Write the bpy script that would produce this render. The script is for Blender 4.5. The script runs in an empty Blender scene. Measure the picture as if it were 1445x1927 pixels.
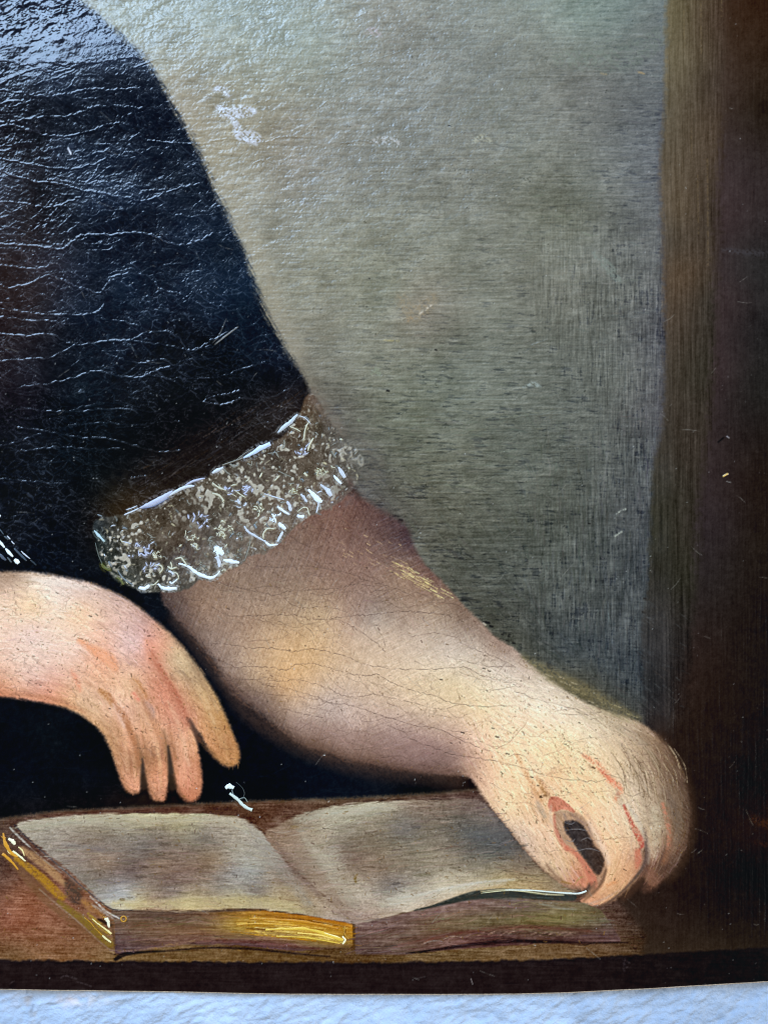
import bpy, math, random
import numpy as np
random.seed(7)
RNG = np.random.default_rng(11)
PX = 0.0003                      # metres per unit of the painter's working grid
CX, CY = 722.5, 963.5
sc = bpy.context.scene

# ------------------------------------------------------------------ camera, world, lights
cam_d = bpy.data.cameras.new('camera'); cam = bpy.data.objects.new('camera', cam_d)
sc.collection.objects.link(cam); sc.camera = cam
CAM_D = 0.62
cam.location = (0, 0, CAM_D)
cam_d.sensor_fit = 'VERTICAL'; cam_d.sensor_height = 24
cam_d.lens = 24 * CAM_D / (1927 * PX)
cam_d.clip_start = 0.01; cam_d.clip_end = 60
w = bpy.data.worlds.new('World'); sc.world = w; w.use_nodes = True
w.node_tree.nodes['Background'].inputs[0].default_value = (0.55, 0.76, 1.0, 1)
w.node_tree.nodes['Background'].inputs[1].default_value = 0.12
def area(name, loc, target, sx, sy, radiance, col):
    d = bpy.data.lights.new(name, 'AREA'); d.shape = 'RECTANGLE'; d.size = sx; d.size_y = sy
    d.energy = radiance * math.pi * sx * sy; d.color = col
    o = bpy.data.objects.new(name, d); sc.collection.objects.link(o); o.location = loc
    from mathutils import Vector
    o.rotation_euler = (Vector(target) - Vector(loc)).to_track_quat('-Z', 'Y').to_euler()
    return o
area('window_light', (-1.02, 1.50, 1.50), (0, 0, 0), 1.15, 1.15, 20.5, (0.58, 0.83, 1.2))
area('left_fill_light', (-2.9, -0.1, 1.5), (0, 0, 0), 1.8, 2.0, 5.0, (1.0, 0.97, 0.93))  # added fill from an unseen source at left, for diffuse light
area('right_fill_light', (3.1, -0.5, 1.8), (0, 0, 0), 2.0, 2.0, 10.0, (1.0, 0.98, 0.95))  # added fill, no real source, evens out the right side
sc.view_settings.view_transform = 'Standard'; sc.view_settings.look = 'None'
sc.cycles.pixel_filter_type = 'BLACKMAN_HARRIS'; sc.cycles.filter_width = 1.15
sc.view_settings.exposure = 0.0; sc.view_settings.gamma = 1.0

# ------------------------------------------------------------------ painter's grid
S = 0.71
X0, Y0, X1, Y1 = -180.0, -180.0, 1630.0, 1894.0
NX = int((X1 - X0) * S) + 1; NY = int((Y1 - Y0) * S) + 1
xs = X0 + np.arange(NX) / S; ys = Y0 + np.arange(NY) / S
GX, GY = np.meshgrid(xs.astype(np.float32), ys.astype(np.float32))
FX = np.fft.rfftfreq(NX)[None, :] * S; FY = np.fft.fftfreq(NY)[:, None] * S

def noise(sx, sy=None, ang=0.0):
    """smooth random field, unit deviation, grains sx by sy, turned by ang degrees"""
    sy = sx if sy is None else sy
    a = math.radians(ang); c, s = math.cos(a), math.sin(a)
    u = FX * c + FY * s; v = -FX * s + FY * c
    k = np.exp(-2 * math.pi ** 2 * ((u * sx) ** 2 + (v * sy) ** 2))
    f = np.fft.rfft2(RNG.standard_normal((NY, NX), dtype=np.float32))
    n = np.fft.irfft2(f * k, s=(NY, NX)).astype(np.float32)
    return n / n.std()
def fbm(lo, hi, p=1.6):
    f = np.sqrt(FX ** 2 + FY ** 2); f[0, 0] = 1
    k = f ** (-p) * np.exp(-(f * hi) ** 2) * (1 - np.exp(-(f * lo) ** 2))
    n = np.fft.irfft2(np.fft.rfft2(RNG.standard_normal((NY, NX), dtype=np.float32)) * k, s=(NY, NX)).astype(np.float32)
    return n / n.std()
def blur(a, s):
    k = np.exp(-2 * math.pi ** 2 * s * s * (FX ** 2 + FY ** 2))
    return np.fft.irfft2(np.fft.rfft2(a) * k, s=(NY, NX)).astype(np.float32)
def sm(e0, e1, x):
    t = np.clip((x - e0) / (e1 - e0), 0, 1); return t * t * (3 - 2 * t)
def spline(pts, closed=False, n=6):
    P = np.array(pts, float); out = []; m = len(P)
    for i in range(m if closed else m - 1):
        if closed: p0, p1, p2, p3 = P[(i - 1) % m], P[i], P[(i + 1) % m], P[(i + 2) % m]
        else: p0, p1, p2, p3 = P[max(i - 1, 0)], P[i], P[i + 1], P[min(i + 2, m - 1)]
        for j in range(n):
            t = j / n
            out.append(0.5 * ((2 * p1) + (-p0 + p2) * t + (2 * p0 - 5 * p1 + 4 * p2 - p3) * t * t + (-p0 + 3 * p1 - 3 * p2 + p3) * t ** 3))
    if not closed: out.append(P[-1])
    return np.array(out)
def poly(pts, smooth=True):
    P = spline(pts, True, 5) if smooth else np.array(pts, float)
    X = (P[:, 0] - X0) * S; Y = (P[:, 1] - Y0) * S
    c = np.zeros((NY, NX + 1), np.int16)
    for i in range(len(P)):
        x1, y1 = X[i], Y[i]; x2, y2 = X[(i + 1) % len(P)], Y[(i + 1) % len(P)]
        if y1 == y2: continue
        if y1 > y2: x1, y1, x2, y2 = x2, y2, x1, y1
        r = np.arange(max(0, math.ceil(y1)), min(NY, math.ceil(y2)))
        if len(r) == 0: continue
        xc = x1 + (r - y1) * (x2 - x1) / (y2 - y1)
        ci = np.clip(np.ceil(xc).astype(int), 0, NX)
        np.add.at(c, (r, ci), 1)
    return (np.cumsum(c, 1)[:, :NX] % 2).astype(np.float32)
WARP = [noise(1.1) * .9, noise(1.1) * .9]
def shift(a, k=1.0):
    """roughen an edge by looking it up through a small random warp"""
    iy = np.clip(np.arange(NY)[:, None] + np.rint(WARP[0] * k).astype(int), 0, NY - 1)
    ix = np.clip(np.arange(NX)[None, :] + np.rint(WARP[1] * k).astype(int), 0, NX - 1)
    return a[iy, ix]
def upsample(small, f):
    h, wd = small.shape[:2]
    gy = np.clip(np.arange(NY) / f, 0, h - 1.001); gx = np.clip(np.arange(NX) / f, 0, wd - 1.001)
    iy = gy.astype(int); ix = gx.astype(int); ty = (gy - iy)[:, None, None]; tx = (gx - ix)[None, :, None]
    a = small[iy][:, ix]; b = small[iy][:, ix + 1]; c = small[iy + 1][:, ix]; d = small[iy + 1][:, ix + 1]
    return ((a * (1 - tx) + b * tx) * (1 - ty) + (c * (1 - tx) + d * tx) * ty).astype(np.float32)
def field(samples, p=1.7, eps=14.0, ax=1.0):
    """pigment mixed between dabs laid at given spots"""
    A = np.array(samples, np.float32); f = 6
    sx = xs[::f]; sy = ys[::f]
    sx = np.append(sx, sx[-1] + f / S); sy = np.append(sy, sy[-1] + f / S)
    gx, gy = np.meshgrid(sx, sy); c2 = (eps * 1.6) ** 2
    P = A[:, :2].astype(float); n = len(P)
    d = np.sqrt(((P[:, None, 0] - P[None, :, 0]) * ax) ** 2 + (P[:, None, 1] - P[None, :, 1]) ** 2 + c2)
    K = np.zeros((n + 1, n + 1)); K[:n, :n] = d - np.eye(n) * 2.2; K[:n, n] = 1; K[n, :n] = 1
    mean = A[:, 2:].mean(0); rhs = np.vstack([A[:, 2:] - mean, np.zeros((1, 3))]); wts = np.linalg.solve(K, rhs)
    out = np.zeros(gx.shape + (3,)) + wts[n]
    for i in range(n):
        out += np.sqrt(((gx - P[i, 0]) * ax) ** 2 + (gy - P[i, 1]) ** 2 + c2)[..., None] * wts[i]
    out = np.clip(out + mean, A[:, 2:].min(0) - 3, A[:, 2:].max(0) + 3)
    return upsample(out, f)

def muted(c, k, g=(1, 1, 1)):
    m_ = c.mean(-1, keepdims=True); return (m_ + (c - m_) * k) * np.array(g, np.float32)
COL = np.zeros((NY, NX, 3), np.float32)
H = np.zeros((NY, NX), np.float32)
def lay(c, a):
    global COL
    COL += (np.asarray(c, np.float32) - COL) * a[..., None]
def window(x0, y0, x1, y1):
    i0 = max(0, int((x0 - X0) * S)); i1 = min(NX, int((x1 - X0) * S) + 2)
    j0 = max(0, int((y0 - Y0) * S)); j1 = min(NY, int((y1 - Y0) * S) + 2)
    return slice(j0, j1), slice(i0, i1)
def stroke(pts, wd, col, a=1.0, h=0.0, soft=1.5, taper=True, dry=0.0, smooth=True):
    P = spline(pts, False, 5) if (smooth and len(pts) > 2) else np.array(pts, float)
    W_ = np.atleast_1d(np.array(wd, float)); n = len(P)
    tt = np.linspace(0, 1, n)
    ww = np.interp(tt, np.linspace(0, 1, len(W_)), W_) if len(W_) > 1 else np.full(n, W_[0])
    if taper and len(W_) == 1: ww = ww * (0.35 + 0.65 * np.sin(np.pi * (0.08 + 0.84 * tt)))
    m = ww.max() / 2 + soft + 2
    j, i = window(P[:, 0].min() - m, P[:, 1].min() - m, P[:, 0].max() + m, P[:, 1].max() + m)
    gx = GX[j, i]; gy = GY[j, i]
    if gx.size == 0: return
    best = np.full(gx.shape, 1e9, np.float32)
    for k in range(n - 1):
        ax_, ay = P[k]; bx, by = P[k + 1]; dx, dy = bx - ax_, by - ay; L = dx * dx + dy * dy + 1e-9
        t = np.clip(((gx - ax_) * dx + (gy - ay) * dy) / L, 0, 1)
        d = np.hypot(gx - ax_ - t * dx, gy - ay - t * dy) - (ww[k] + (ww[k + 1] - ww[k]) * t) / 2
        best = np.minimum(best, d)
    al = a * (1 - sm(-soft, soft, best))
    if dry > 0: al = al * np.clip(1 - dry * 1.5 + DRY[j, i] * dry * 1.9, 0, 1)
    COL[j, i] += (np.array(col, np.float32) - COL[j, i]) * al[..., None]
    if h: H[j, i] += al * h
DRY = np.clip((noise(1.0) + .8 * noise(5, .8, 40)) * 0.6 + 0.5, 0, 1)

# ------------------------------------------------------------------ shared fields
n_h = noise(16, 0.9); n_h2 = noise(30, 1.6, 3); n_v = noise(0.9, 22); n_v2 = noise(1.6, 36)
n_d = noise(14, 1.0, 38); n_u = noise(12, 1.0, -32); n_f = noise(0.55); n_s = noise(1.0); n_m = noise(2.5); n_c = noise(8); n_b = noise(26); n_bb = noise(80)
n_leath = noise(9, 4.0, -12); n_fb = fbm(60, 2.0)

GUIDES = {}
def guide(k, *lines):
    P = []; T = []
    for l in lines:
        q = spline(l, False, 8); P.append(q[:-1]); d = np.diff(q, axis=0); T.append(d / (np.linalg.norm(d, axis=1)[:, None] + 1e-9))
    GUIDES[k] = (np.vstack(P), np.vstack(T))
def brushwork(k, mask, box, n, length, wd, dv, dc=3.0, a=.55, h=.12, soft=.8, spread=.18, dry=.35):
    """many short bristle marks that follow the guide lines, each a little off the colour under it"""
    P, T = GUIDES[k]; x0, y0, x1, y1 = box
    X = RNG.uniform(x0, x1, n); Y = RNG.uniform(y0, y1, n)
    for x, y in zip(X, Y):
        i = int((x - X0) * S); jj = int((y - Y0) * S)
        if not (0 <= i < NX and 0 <= jj < NY) or mask[jj, i] < .5: continue
        d2 = (P[:, 0] - x) ** 2 + (P[:, 1] - y) ** 2; w_ = 1 / (d2 + 60) ** 2; t = (T * w_[:, None]).sum(0)
        an = math.atan2(t[1], t[0]) + random.gauss(0, spread); l = random.uniform(*length); c_, s_ = math.cos(an), math.sin(an); b = random.uniform(-.12, .12) * l
        v = random.gauss(0, dv); q = COL[jj, i] + v + np.array([random.gauss(0, dc), random.gauss(0, dc * .5), random.gauss(0, dc)])
        stroke([(x - c_ * l / 2, y - s_ * l / 2), (x - s_ * b, y + c_ * b), (x + c_ * l / 2, y + s_ * l / 2)], random.uniform(*wd), q, a, h=h * (1 if v > 0 else -.6), soft=soft, dry=dry)
guide('arm', [(340,1120),(450,1180),(600,1250),(800,1320),(900,1360)], [(600,1000),(700,1060),(850,1180),(980,1270),(1100,1340)], [(320,1160),(420,1290),(540,1380),(700,1430),(850,1450)])
guide('rhand', [(900,1370),(940,1440),(985,1520),(1030,1590),(1085,1668)], [(930,1330),(1020,1380),(1090,1460),(1140,1530),(1165,1590),(1150,1650),(1105,1696)], [(1000,1310),(1100,1360),(1175,1440),(1215,1520),(1228,1600),(1205,1660)], [(1100,1325),(1190,1365),(1250,1430),(1280,1510),(1280,1580),(1240,1650)])
guide('lhand', [(-40,1200),(150,1212),(230,1290),(245,1400),(250,1480)], [(-40,1150),(150,1160),(270,1240),(320,1340),(345,1420),(355,1500)], [(-40,1100),(120,1105),(240,1150),(350,1250),(410,1350),(435,1430)], [(-40,1280),(80,1300),(150,1330),(215,1410),(250,1490)], [(180,1220),(270,1300),(290,1400),(298,1500)])
guide('book', [(0,1560),(200,1545),(420,1545),(480,1565)], [(60,1640),(300,1630),(520,1640)], [(200,1705),(400,1700),(560,1708),(660,1730)], [(560,1550),(700,1525),(900,1515)], [(620,1620),(800,1600),(960,1580)], [(680,1700),(800,1690),(950,1660),(1080,1676)])
guide('edge', [(218,1755),(400,1742),(560,1752),(664,1768)], [(668,1775),(800,1745),(960,1722),(1110,1730)], [(0,1760),(200,1795),(700,1800),(1100,1790)])
guide('hor', [(0,300),(600,290),(1250,300)], [(0,700),(600,690),(1250,700)], [(0,100),(1250,60)])
guide('low', [(700,900),(800,1010),(930,1150),(1060,1250),(1200,1330)], [(1040,820),(1045,1200)], [(1130,820),(1130,1300)], [(1200,600),(1200,1300)], [(640,830),(800,835),(960,830)])

# ------------------------------------------------------------------ backdrop
bg = field([
 (-100,-100,150,150,140),(300,-60,146,150,136),(260,40,150,155,142),(420,20,150,158,148),(600,80,146,152,140),(450,150,152,150,132),(700,30,146,144,134),(700,200,142,139,126),(900,100,137,137,126),
 (1000,60,134,136,124),(1090,40,124,136,126),(1180,40,120,130,124),(1215,60,114,118,114),(1230,150,106,108,108),(1100,120,122,122,114),(350,190,158,148,128),(430,300,154,144,120),(540,240,150,140,120),
 (560,330,148,140,124),(470,400,148,142,124),(600,400,142,138,122),(500,470,150,144,124),(800,300,130,128,116),(900,380,128,126,112),(1000,300,122,122,110),(1150,330,112,113,108),(1220,350,98,99,102),(1080,400,118,118,102),
 (700,500,134,132,112),(850,480,130,128,110),(560,560,146,140,118),(620,600,138,132,112),(740,560,132,130,110),(780,580,142,132,114),(900,600,124,122,104),(1020,540,118,116,102),(1120,490,118,120,114),(1180,560,104,105,100),(1225,600,90,90,94),
 (600,680,128,122,104),(700,700,126,124,104),(820,700,118,120,102),(950,700,112,114,100),(1080,700,104,106,96),(1180,720,96,97,92),(1225,760,84,83,88),(640,780,112,106,94),(720,800,116,116,98),(850,820,110,112,96),
 (980,840,100,103,90),(1100,840,96,98,88),(1190,850,90,93,92),(700,880,98,95,85),(760,920,100,98,84),(850,950,98,98,84),(950,960,90,93,82),(1080,960,86,90,82),(1180,960,76,80,82),(720,960,86,80,74),(800,1040,88,86,74),
 (880,1060,86,88,78),(980,1060,82,86,78),(1100,1060,76,82,80),(1190,1060,68,74,78),(900,1130,82,83,73),(1000,1160,76,80,76),(1100,1160,70,76,77),(1190,1180,64,70,74),(980,1200,76,78,70),(1060,1240,68,74,74),(1150,1270,64,70,72),
 (1200,1300,56,62,66),(1060,1285,96,90,68),(1120,1315,88,82,62),(1180,1345,74,72,64)], p=1.9, eps=22)
lowR = sm(500, 1200, GX * 0.55 + GY * 0.75)          # where the dark ground shows through the thin scumble
vert = sm(930, 1120, GX + 60 * n_bb) * sm(300, 560, GY)
tex = (1 - vert) * n_h + vert * (0.75 * n_v + 0.35 * n_h)
n_hs = noise(7, .6, 2); n_vs = noise(.6, 8); n_hs2 = noise(5, .6, -20)
n_fine = noise(.8)
bg = bg + (tex * (2.6 + 3.0 * lowR) + ((1 - vert) * (n_hs * .6 + n_hs2 * .6) + vert * (n_vs * 1.2 + n_hs * .6)) * (2.6 + 2.2 * lowR) + n_m * 2.2 + n_c * 1.8 + n_f * 2.6 + n_s * 2.6)[..., None]
cl1 = sm(.2, 1.6, noise(14, 10) + .5 * n_m) * 7 - sm(.4, 1.8, noise(18, 11) + .5 * n_m) * 7
bg = bg + (cl1 * sm(-.5, 1.2, n_bb + .6))[..., None] + (n_fb * 2.2)[..., None]
bg = bg + (n_b * 2.8)[..., None] * np.array([1.0, 1.0, 0.9], np.float32) + (n_bb * 1.6)[..., None] * np.array([0.7, 0.3, -.5], np.float32)
bg = bg + np.array([-3, -1, 2], np.float32) * sm(1000, 500, GY)[..., None]
bg = muted(bg, .74, (.995, 1.0, .985))
fl = noise(5, 0.9, 4); fl2 = noise(0.9, 7)
gap = sm(1.0, 2.4, (1 - vert) * fl + vert * (0.7 * fl2 + 0.5 * fl) + 0.55 * n_c + 0.45 * lowR - 0.25)
sp_ = sm(2.1, 3.2, n_s + .35 * n_c + .3 * n_m); bg = bg - (sp_ * 34)[..., None] + (sm(2.3, 3.4, -n_s - .3 * n_c) * 20 * (1 - lowR * .6))[..., None]
bg = bg + gap[..., None] * (np.array([-30, -29, -24], np.float32) * (0.22 + 0.75 * lowR)[..., None])
lay(bg, np.ones((NY, NX), np.float32))
hb = (1 - vert) * n_h * 0.10 + vert * n_v * 0.07 + n_h2 * 0.05
leathery = sm(900, 250, GY + 0.35 * np.abs(GX - 300)) * sm(1250, 700, GX)
H += hb + n_s * .05 + leathery * (n_leath * 0.28 + n_c * 0.20 + n_m * 0.15 + n_s * .08 + noise(5, 1.6, -14) * .10) + (1 - leathery) * (n_m * 0.035 + n_leath * 0.10)
every = np.ones((NY, NX), np.float32)
brushwork('hor', every, (150, -60, 1250, 820), 2600, (10, 40), (1.0, 2.6), 7, 2.5, .5, .10)
brushwork('low', every, (620, 780, 1250, 1360), 2800, (8, 44), (1.0, 2.4), 10, 2.5, .55, .12, spread=.1)
# olive smear round the arm, pale marks and dabs
stroke([(470,560),(560,720),(640,860)], [30,60,30], (128,116,98), 0.35, soft=26)
stroke([(330,150),(420,330),(500,520),(560,660)], [22,34,26], (166,156,134), 0.35, soft=20)
for p, wd, c, a in [(((405,172),(418,168),(432,182)),14,(186,192,214),.9), (((412,204),(432,216),(462,210),(478,212)),24,(188,194,216),.95),
    (((440,222),(446,240),(450,254)),15,(188,194,216),.9),(((446,254),(468,258),(486,262)),26,(188,194,216),.95),(((468,262),(482,272)),10,(188,194,216),.9),
    (((700,266),(722,262),(752,270)),15,(174,176,186),.8),(((690,60),(704,58),(716,70)),14,(172,164,178),.7),(((545,222),(552,228)),8,(180,182,196),.7),
    (((890,268),(906,258),(922,266)),12,(170,170,160),.6),(((1118,478),(1140,500),(1165,530)),20,(126,136,136),.6),(((1050,110),(1170,110),(1250,60)),50,(120,136,128),.25),
    (((985,728),(1002,722),(1016,728)),8,(150,162,168),.8),(((700,702),(710,696),(714,706)),11,(138,146,134),.7),(((674,790),(682,794)),7,(132,144,126),.7),
    (((930,200),(990,300)),60,(110,114,106),.2),(((880,215),(1000,150)),70,(112,114,106),.25),
    (((755,560),(776,590),(800,576),(815,560)),[16,34,30,18],(154,140,120),.5),(((768,602),(778,596)),12,(160,138,112),.6),(((790,590),(812,574)),5,(205,200,200),.8),
    (((722,640),(750,642)),4,(170,160,112),.7),(((840,912),(905,918)),8,(120,126,112),.45),(((1200,136),(1212,138)),5,(178,152,112),.8),((((1130,138)),((1140,140))),5,(160,146,122),.7),
    (((1040,770),(960,784),(890,786)),3,(132,136,124),.5),(((1155,1010),(1170,1000)),5,(165,172,172),.9),(((1160,966),(1176,958)),5,(190,198,200),.9)]:
    stroke(list(p), wd, tuple(v * k_ for v, k_ in zip(c, (1.0, 1.0, .95))), a, h=0.25, soft=(4 if c[2] > 205 else 2.5) if np.max(wd) < 30 else 9, dry=0.6)
for x, y, r in [(695,524,2),(845,236,2.5),(917,1171,6),(924,1178,5),(910,1170,3),(945,1194,3),(957,1197,3),(966,1210,4),(970,1228,5),(953,1205,2.5),(730,735,4),(690,577,1.5),(820,658,3),(754,978,5),(1213,1126,4),(1211,1152,5),(1214,1165,3),(757,1028,4),(1108,985,3),(1008,703,2)]:
    stroke([(x - r * .5, y), (x + r * .5, y + r * .2)], r * 1.6, (26,24,22), 0.9, soft=1.2)
stroke([(909,1173),(913,1176)], 6, (170,165,150), 1, h=1.0, soft=1.2)

# ------------------------------------------------------------------ upright strips at the side
def edge(pts):
    P = np.array(pts, float); return np.interp(ys, P[:, 0], P[:, 1]).astype(np.float32)[:, None]
E1 = edge([(-200,1255),(0,1253),(208,1248),(311,1239),(480,1243),(653,1248),(809,1243),(861,1230),(980,1222),(1098,1218),(1185,1203),(1351,1209),(1900,1209)])
E2 = edge([(-200,1366),(0,1364),(173,1364),(346,1351),(500,1348),(618,1346),(791,1337),(964,1313),(1098,1311),(1202,1301),(1289,1294),(1900,1290)])
olive = field([(1275,-100,112,100,66),(1275,20,110,98,62),(1330,30,86,66,44),(1300,120,104,90,62),(1340,150,78,62,46),(1275,250,100,86,62),(1320,250,92,74,52),(1290,400,98,80,56),(1335,400,72,58,44),(1260,450,88,76,58),
 (1290,520,96,74,50),(1335,560,62,54,42),(1280,620,80,66,50),(1320,700,58,52,38),(1270,760,72,62,48),(1300,860,62,52,40),(1250,900,58,54,40),(1245,1000,54,53,36),(1290,1000,54,48,36),(1235,1080,50,48,36),(1290,1090,50,48,34),
 (1250,1150,48,44,38),(1290,1200,42,36,32),(1220,1220,52,52,52),(1240,1290,36,34,34),(1275,1300,44,32,27),(1230,1340,36,32,32),(1270,1380,40,28,22)], p=1.8, eps=18)
olive = olive + (n_v * 3.2 + n_v2 * 2.2 + n_vs * 2.4 + n_m * 1.6 + n_f * 1.8 + n_s * 1.4)[..., None]
dark = field([(1400,-100,52,30,16),(1420,30,50,28,14),(1380,60,58,38,24),(1390,160,56,40,30),(1430,200,40,28,18),(1400,300,52,40,38),(1380,420,56,42,42),(1410,500,42,38,38),(1380,560,52,40,40),(1420,620,36,32,32),
 (1370,700,50,38,38),(1410,720,36,32,30),(1400,800,36,28,26),(1370,900,44,32,30),(1420,900,34,22,16),(1360,1000,42,32,32),(1410,1020,36,26,20),(1340,1100,40,32,30),(1400,1130,32,22,17),(1350,1250,38,24,18),
 (1410,1250,30,20,14),(1330,1370,36,22,14),(1410,1400,24,14,8),(1400,1480,18,10,6),(1340,1480,30,17,10),(1340,1560,28,15,8),(1420,1560,34,17,6),(1330,1640,28,16,9),(1410,1640,14,8,5),(1250,1720,42,26,19),(1330,1720,30,18,12),
 (1400,1700,22,13,9),(1220,1770,52,36,24),(1330,1770,46,32,21),(1420,1760,34,23,14),(1560,700,30,22,20),(1560,1700,18,11,8),(1560,0,44,26,16)], p=1.8, eps=24)
dark = muted(dark, .72) * 1.08 + (n_v * 1.0 + n_vs * .8 + n_m * 1.3 + n_c * 1.3 + n_f * 1.4 + n_s * .8)[..., None]
j = (n_m * 1.5 + n_v * 1.0)
olive = muted(olive, .66, (.95, .93, .93))
mE1 = sm(-7, 9, GX - E1 + j) * np.where(GY > 1130, sm(-30, 30, GX - E1 + n_d * 8 + 8) + 0 * GX, 1)
lay(olive, mE1)
stroke([(1246,180),(1240,320),(1246,520),(1247,700),(1240,820),(1222,880)], 14, (70,68,76), 0.35, soft=7, dry=.6)
for _ in range(46):
    x = random.uniform(1196, 1285); y = random.uniform(1150, 1370); L = random.uniform(10, 34)
    g = random.choice([(86,90,92),(28,24,26),(70,60,52),(60,66,70)])
    stroke([(x, y), (x + L * .7, y + L * random.uniform(.2, .7))], random.uniform(1.5, 4), g, 0.45, soft=1.4, dry=.5)
lay(dark, np.maximum(sm(-17, 15, GX - E2 + j * 1.6), np.maximum(sm(1300, 1400, GY) * sm(1185, 1240, GX), sm(1375, 1425, GY) * sm(1090, 1150, GX))))
for x, ya, yb, wd in [(1318,-20,100,5),(1286,20,90,4),(1356,-20,30,6),(1300,240,300,3),(1312,330,440,4),(1330,300,500,6)]:
    stroke([(x, ya), (x + 1, yb)], wd, (122,104,74), 0.35, soft=2, dry=.6)
stroke([(1360,470),(1400,475),(1470,478)], 12, (70,68,74), 0.45, soft=6, dry=.7, h=.2)
stroke([(1415,1540),(1440,1550),(1470,1548)], 16, (70,38,8), 0.6, soft=6, dry=.6)
stroke([(1422,1585),(1440,1590)], 12, (60,34,8), 0.6, soft=5, dry=.6)
strip_h = sm(1250, 1275, GX)
H *= (1 - 0.75 * strip_h); H += strip_h * (n_v * 0.045 + n_m * 0.03 + n_s * .02)

# ------------------------------------------------------------------ table and ledge
tb = field([(0,1550,80,58,46),(60,1535,82,52,38),(300,1520,84,50,36),(480,1525,86,56,38),(520,1545,92,60,44),(620,1505,92,68,50),(850,1495,84,60,52),(0,1620,70,45,34),(0,1660,90,62,50),(40,1690,118,74,52),(20,1740,124,78,58),(100,1720,122,80,60),
 (90,1770,118,80,56),(160,1770,112,78,54),(20,1790,100,72,48),(220,1795,110,84,54),(400,1800,112,84,50),(560,1800,92,66,34),(680,1800,88,62,34),(800,1797,108,84,54),(950,1795,112,86,56),(1100,1790,108,82,56),(1180,1785,84,62,42),
 (1140,1740,96,70,56),(1190,1720,60,42,34),(1180,1690,60,40,32),(-120,1600,80,55,40),(-120,1750,115,75,52)], p=1.9, eps=14)
tb = muted(tb, 1.0) * (1 + .16 * sm(300, 180, GX) * sm(1600, 1680, GY))[..., None] + (n_h * 4 + n_hs * 5 + n_m * 4 + n_f * 4 + n_s * 4 + n_c * 3 - 24 * sm(1.6, 3, n_s + .5 * n_m))[..., None]
tmask = blur(poly([(-300,1540),(0,1541),(104,1528),(277,1518),(381,1513),(470,1508),(678,1502),(816,1494),(900,1484),(1000,1600),(1160,1690),(1215,1760),(1200,1812),(700,1830),(-300,1830)], False), 5)
lay(tb, tmask)

# ------------------------------------------------------------------ black dress and the dark gap under the arms
R_SLEEVE = [(150,0),(185,28),(235,76),(280,118),(322,192),(352,245),(377,292),(401,352),(430,410),(458,468),(478,530),(503,598),(538,660),(568,702),(584,740)]
dress_poly = [(-400,-400),(90,-300),(130,-80)] + R_SLEEVE + [(600,790),(660,900),(800,1180),(900,1400),(905,1484),(816,1492),(678,1500),(470,1507),(381,1511),(277,1517),(104,1526),(0,1540),(-400,1545)]
dm0 = poly(dress_poly, False)
bD = blur(dm0, 9.0); wS = sm(820, 640, GY)
bD = bD * wS + blur(dm0, 5.0) * (1 - wS)
n_e = noise(9, .8, 62); n_e2 = noise(4, .8, 40)
dm = sm(0.10, 0.86, bD + ((0.08 * n_e + .05 * n_e2) * wS + .05 * n_f + .05 * n_s) * (bD * (1 - bD)) * 4)
ds = field([(50,30,26,30,42),(200,120,22,26,36),(40,160,20,22,30),(150,250,14,19,28),(60,300,22,20,24),(250,300,13,19,30),(330,350,16,22,32),(40,420,30,24,24),(90,480,30,24,26),(160,430,15,20,30),(280,450,13,19,30),(400,480,15,23,34),
 (440,560,14,24,36),(60,560,36,28,28),(30,640,30,24,26),(150,600,14,19,28),(250,560,13,21,32),(350,620,9,13,20),(480,660,10,18,28),(150,740,13,20,27),(60,760,20,18,24),(250,720,9,13,19),(400,740,9,10,14),(530,700,10,13,20),
 (20,860,8,11,18),(120,850,9,15,21),(250,830,10,12,15),(330,800,14,12,13),(400,830,24,20,19),(480,800,28,24,22),(540,760,30,24,22),(320,880,28,23,20),(250,900,24,21,18),(200,930,26,24,20),(230,955,48,37,24),(120,960,10,12,18),
 (40,1000,8,11,18),(100,1040,9,14,23),(250,1110,10,15,22),(330,1200,17,20,27),(390,1290,14,18,26),(430,1350,11,16,25),(100,1400,13,17,22),(50,1450,10,16,25),(180,1460,8,12,20),(30,1520,16,16,20),(420,1470,6,11,22),
 (520,1420,10,15,24),(600,1450,13,19,29),(700,1470,14,18,26),(800,1475,14,15,19),(870,1480,30,22,20),(500,1490,9,13,20),(560,1390,12,15,20),(150,1510,18,16,18),(300,1500,28,18,12)], p=1.8, eps=20)
ds = ds + (n_c * 1.1 + n_m * 1.2 + n_f * 1.4 + n_b * 1.4)[..., None]
lay(ds, dm)
H = H * (1 - 0.80 * dm) + dm * (n_leath * 0.07 * sm(600, 100, GY) + n_m * 0.03 + n_c * 0.03 + n_s * .035)
dm_sp = sm(2.3, 3.3, noise(.75) + .5 * n_b) * dm * sm(1150, 500, GY)
H += dm_sp * .75
TOPL = sm(150, 20, GY + 14 * n_b + 0.10 * GX) * dm
H += TOPL * (n_leath * 0.30 + n_c * 0.15 + noise(4, 2.0, -15) * 0.34 + noise(1.6, 1.2, -15) * .20)
bl = sm(-0.5, 1.8, n_b) * dm * sm(900, 400, GY)
COL += bl[..., None] * np.array([3, 6, 11], np.float32)  # bluish sky sheen of the dress, put into its pigment
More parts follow.
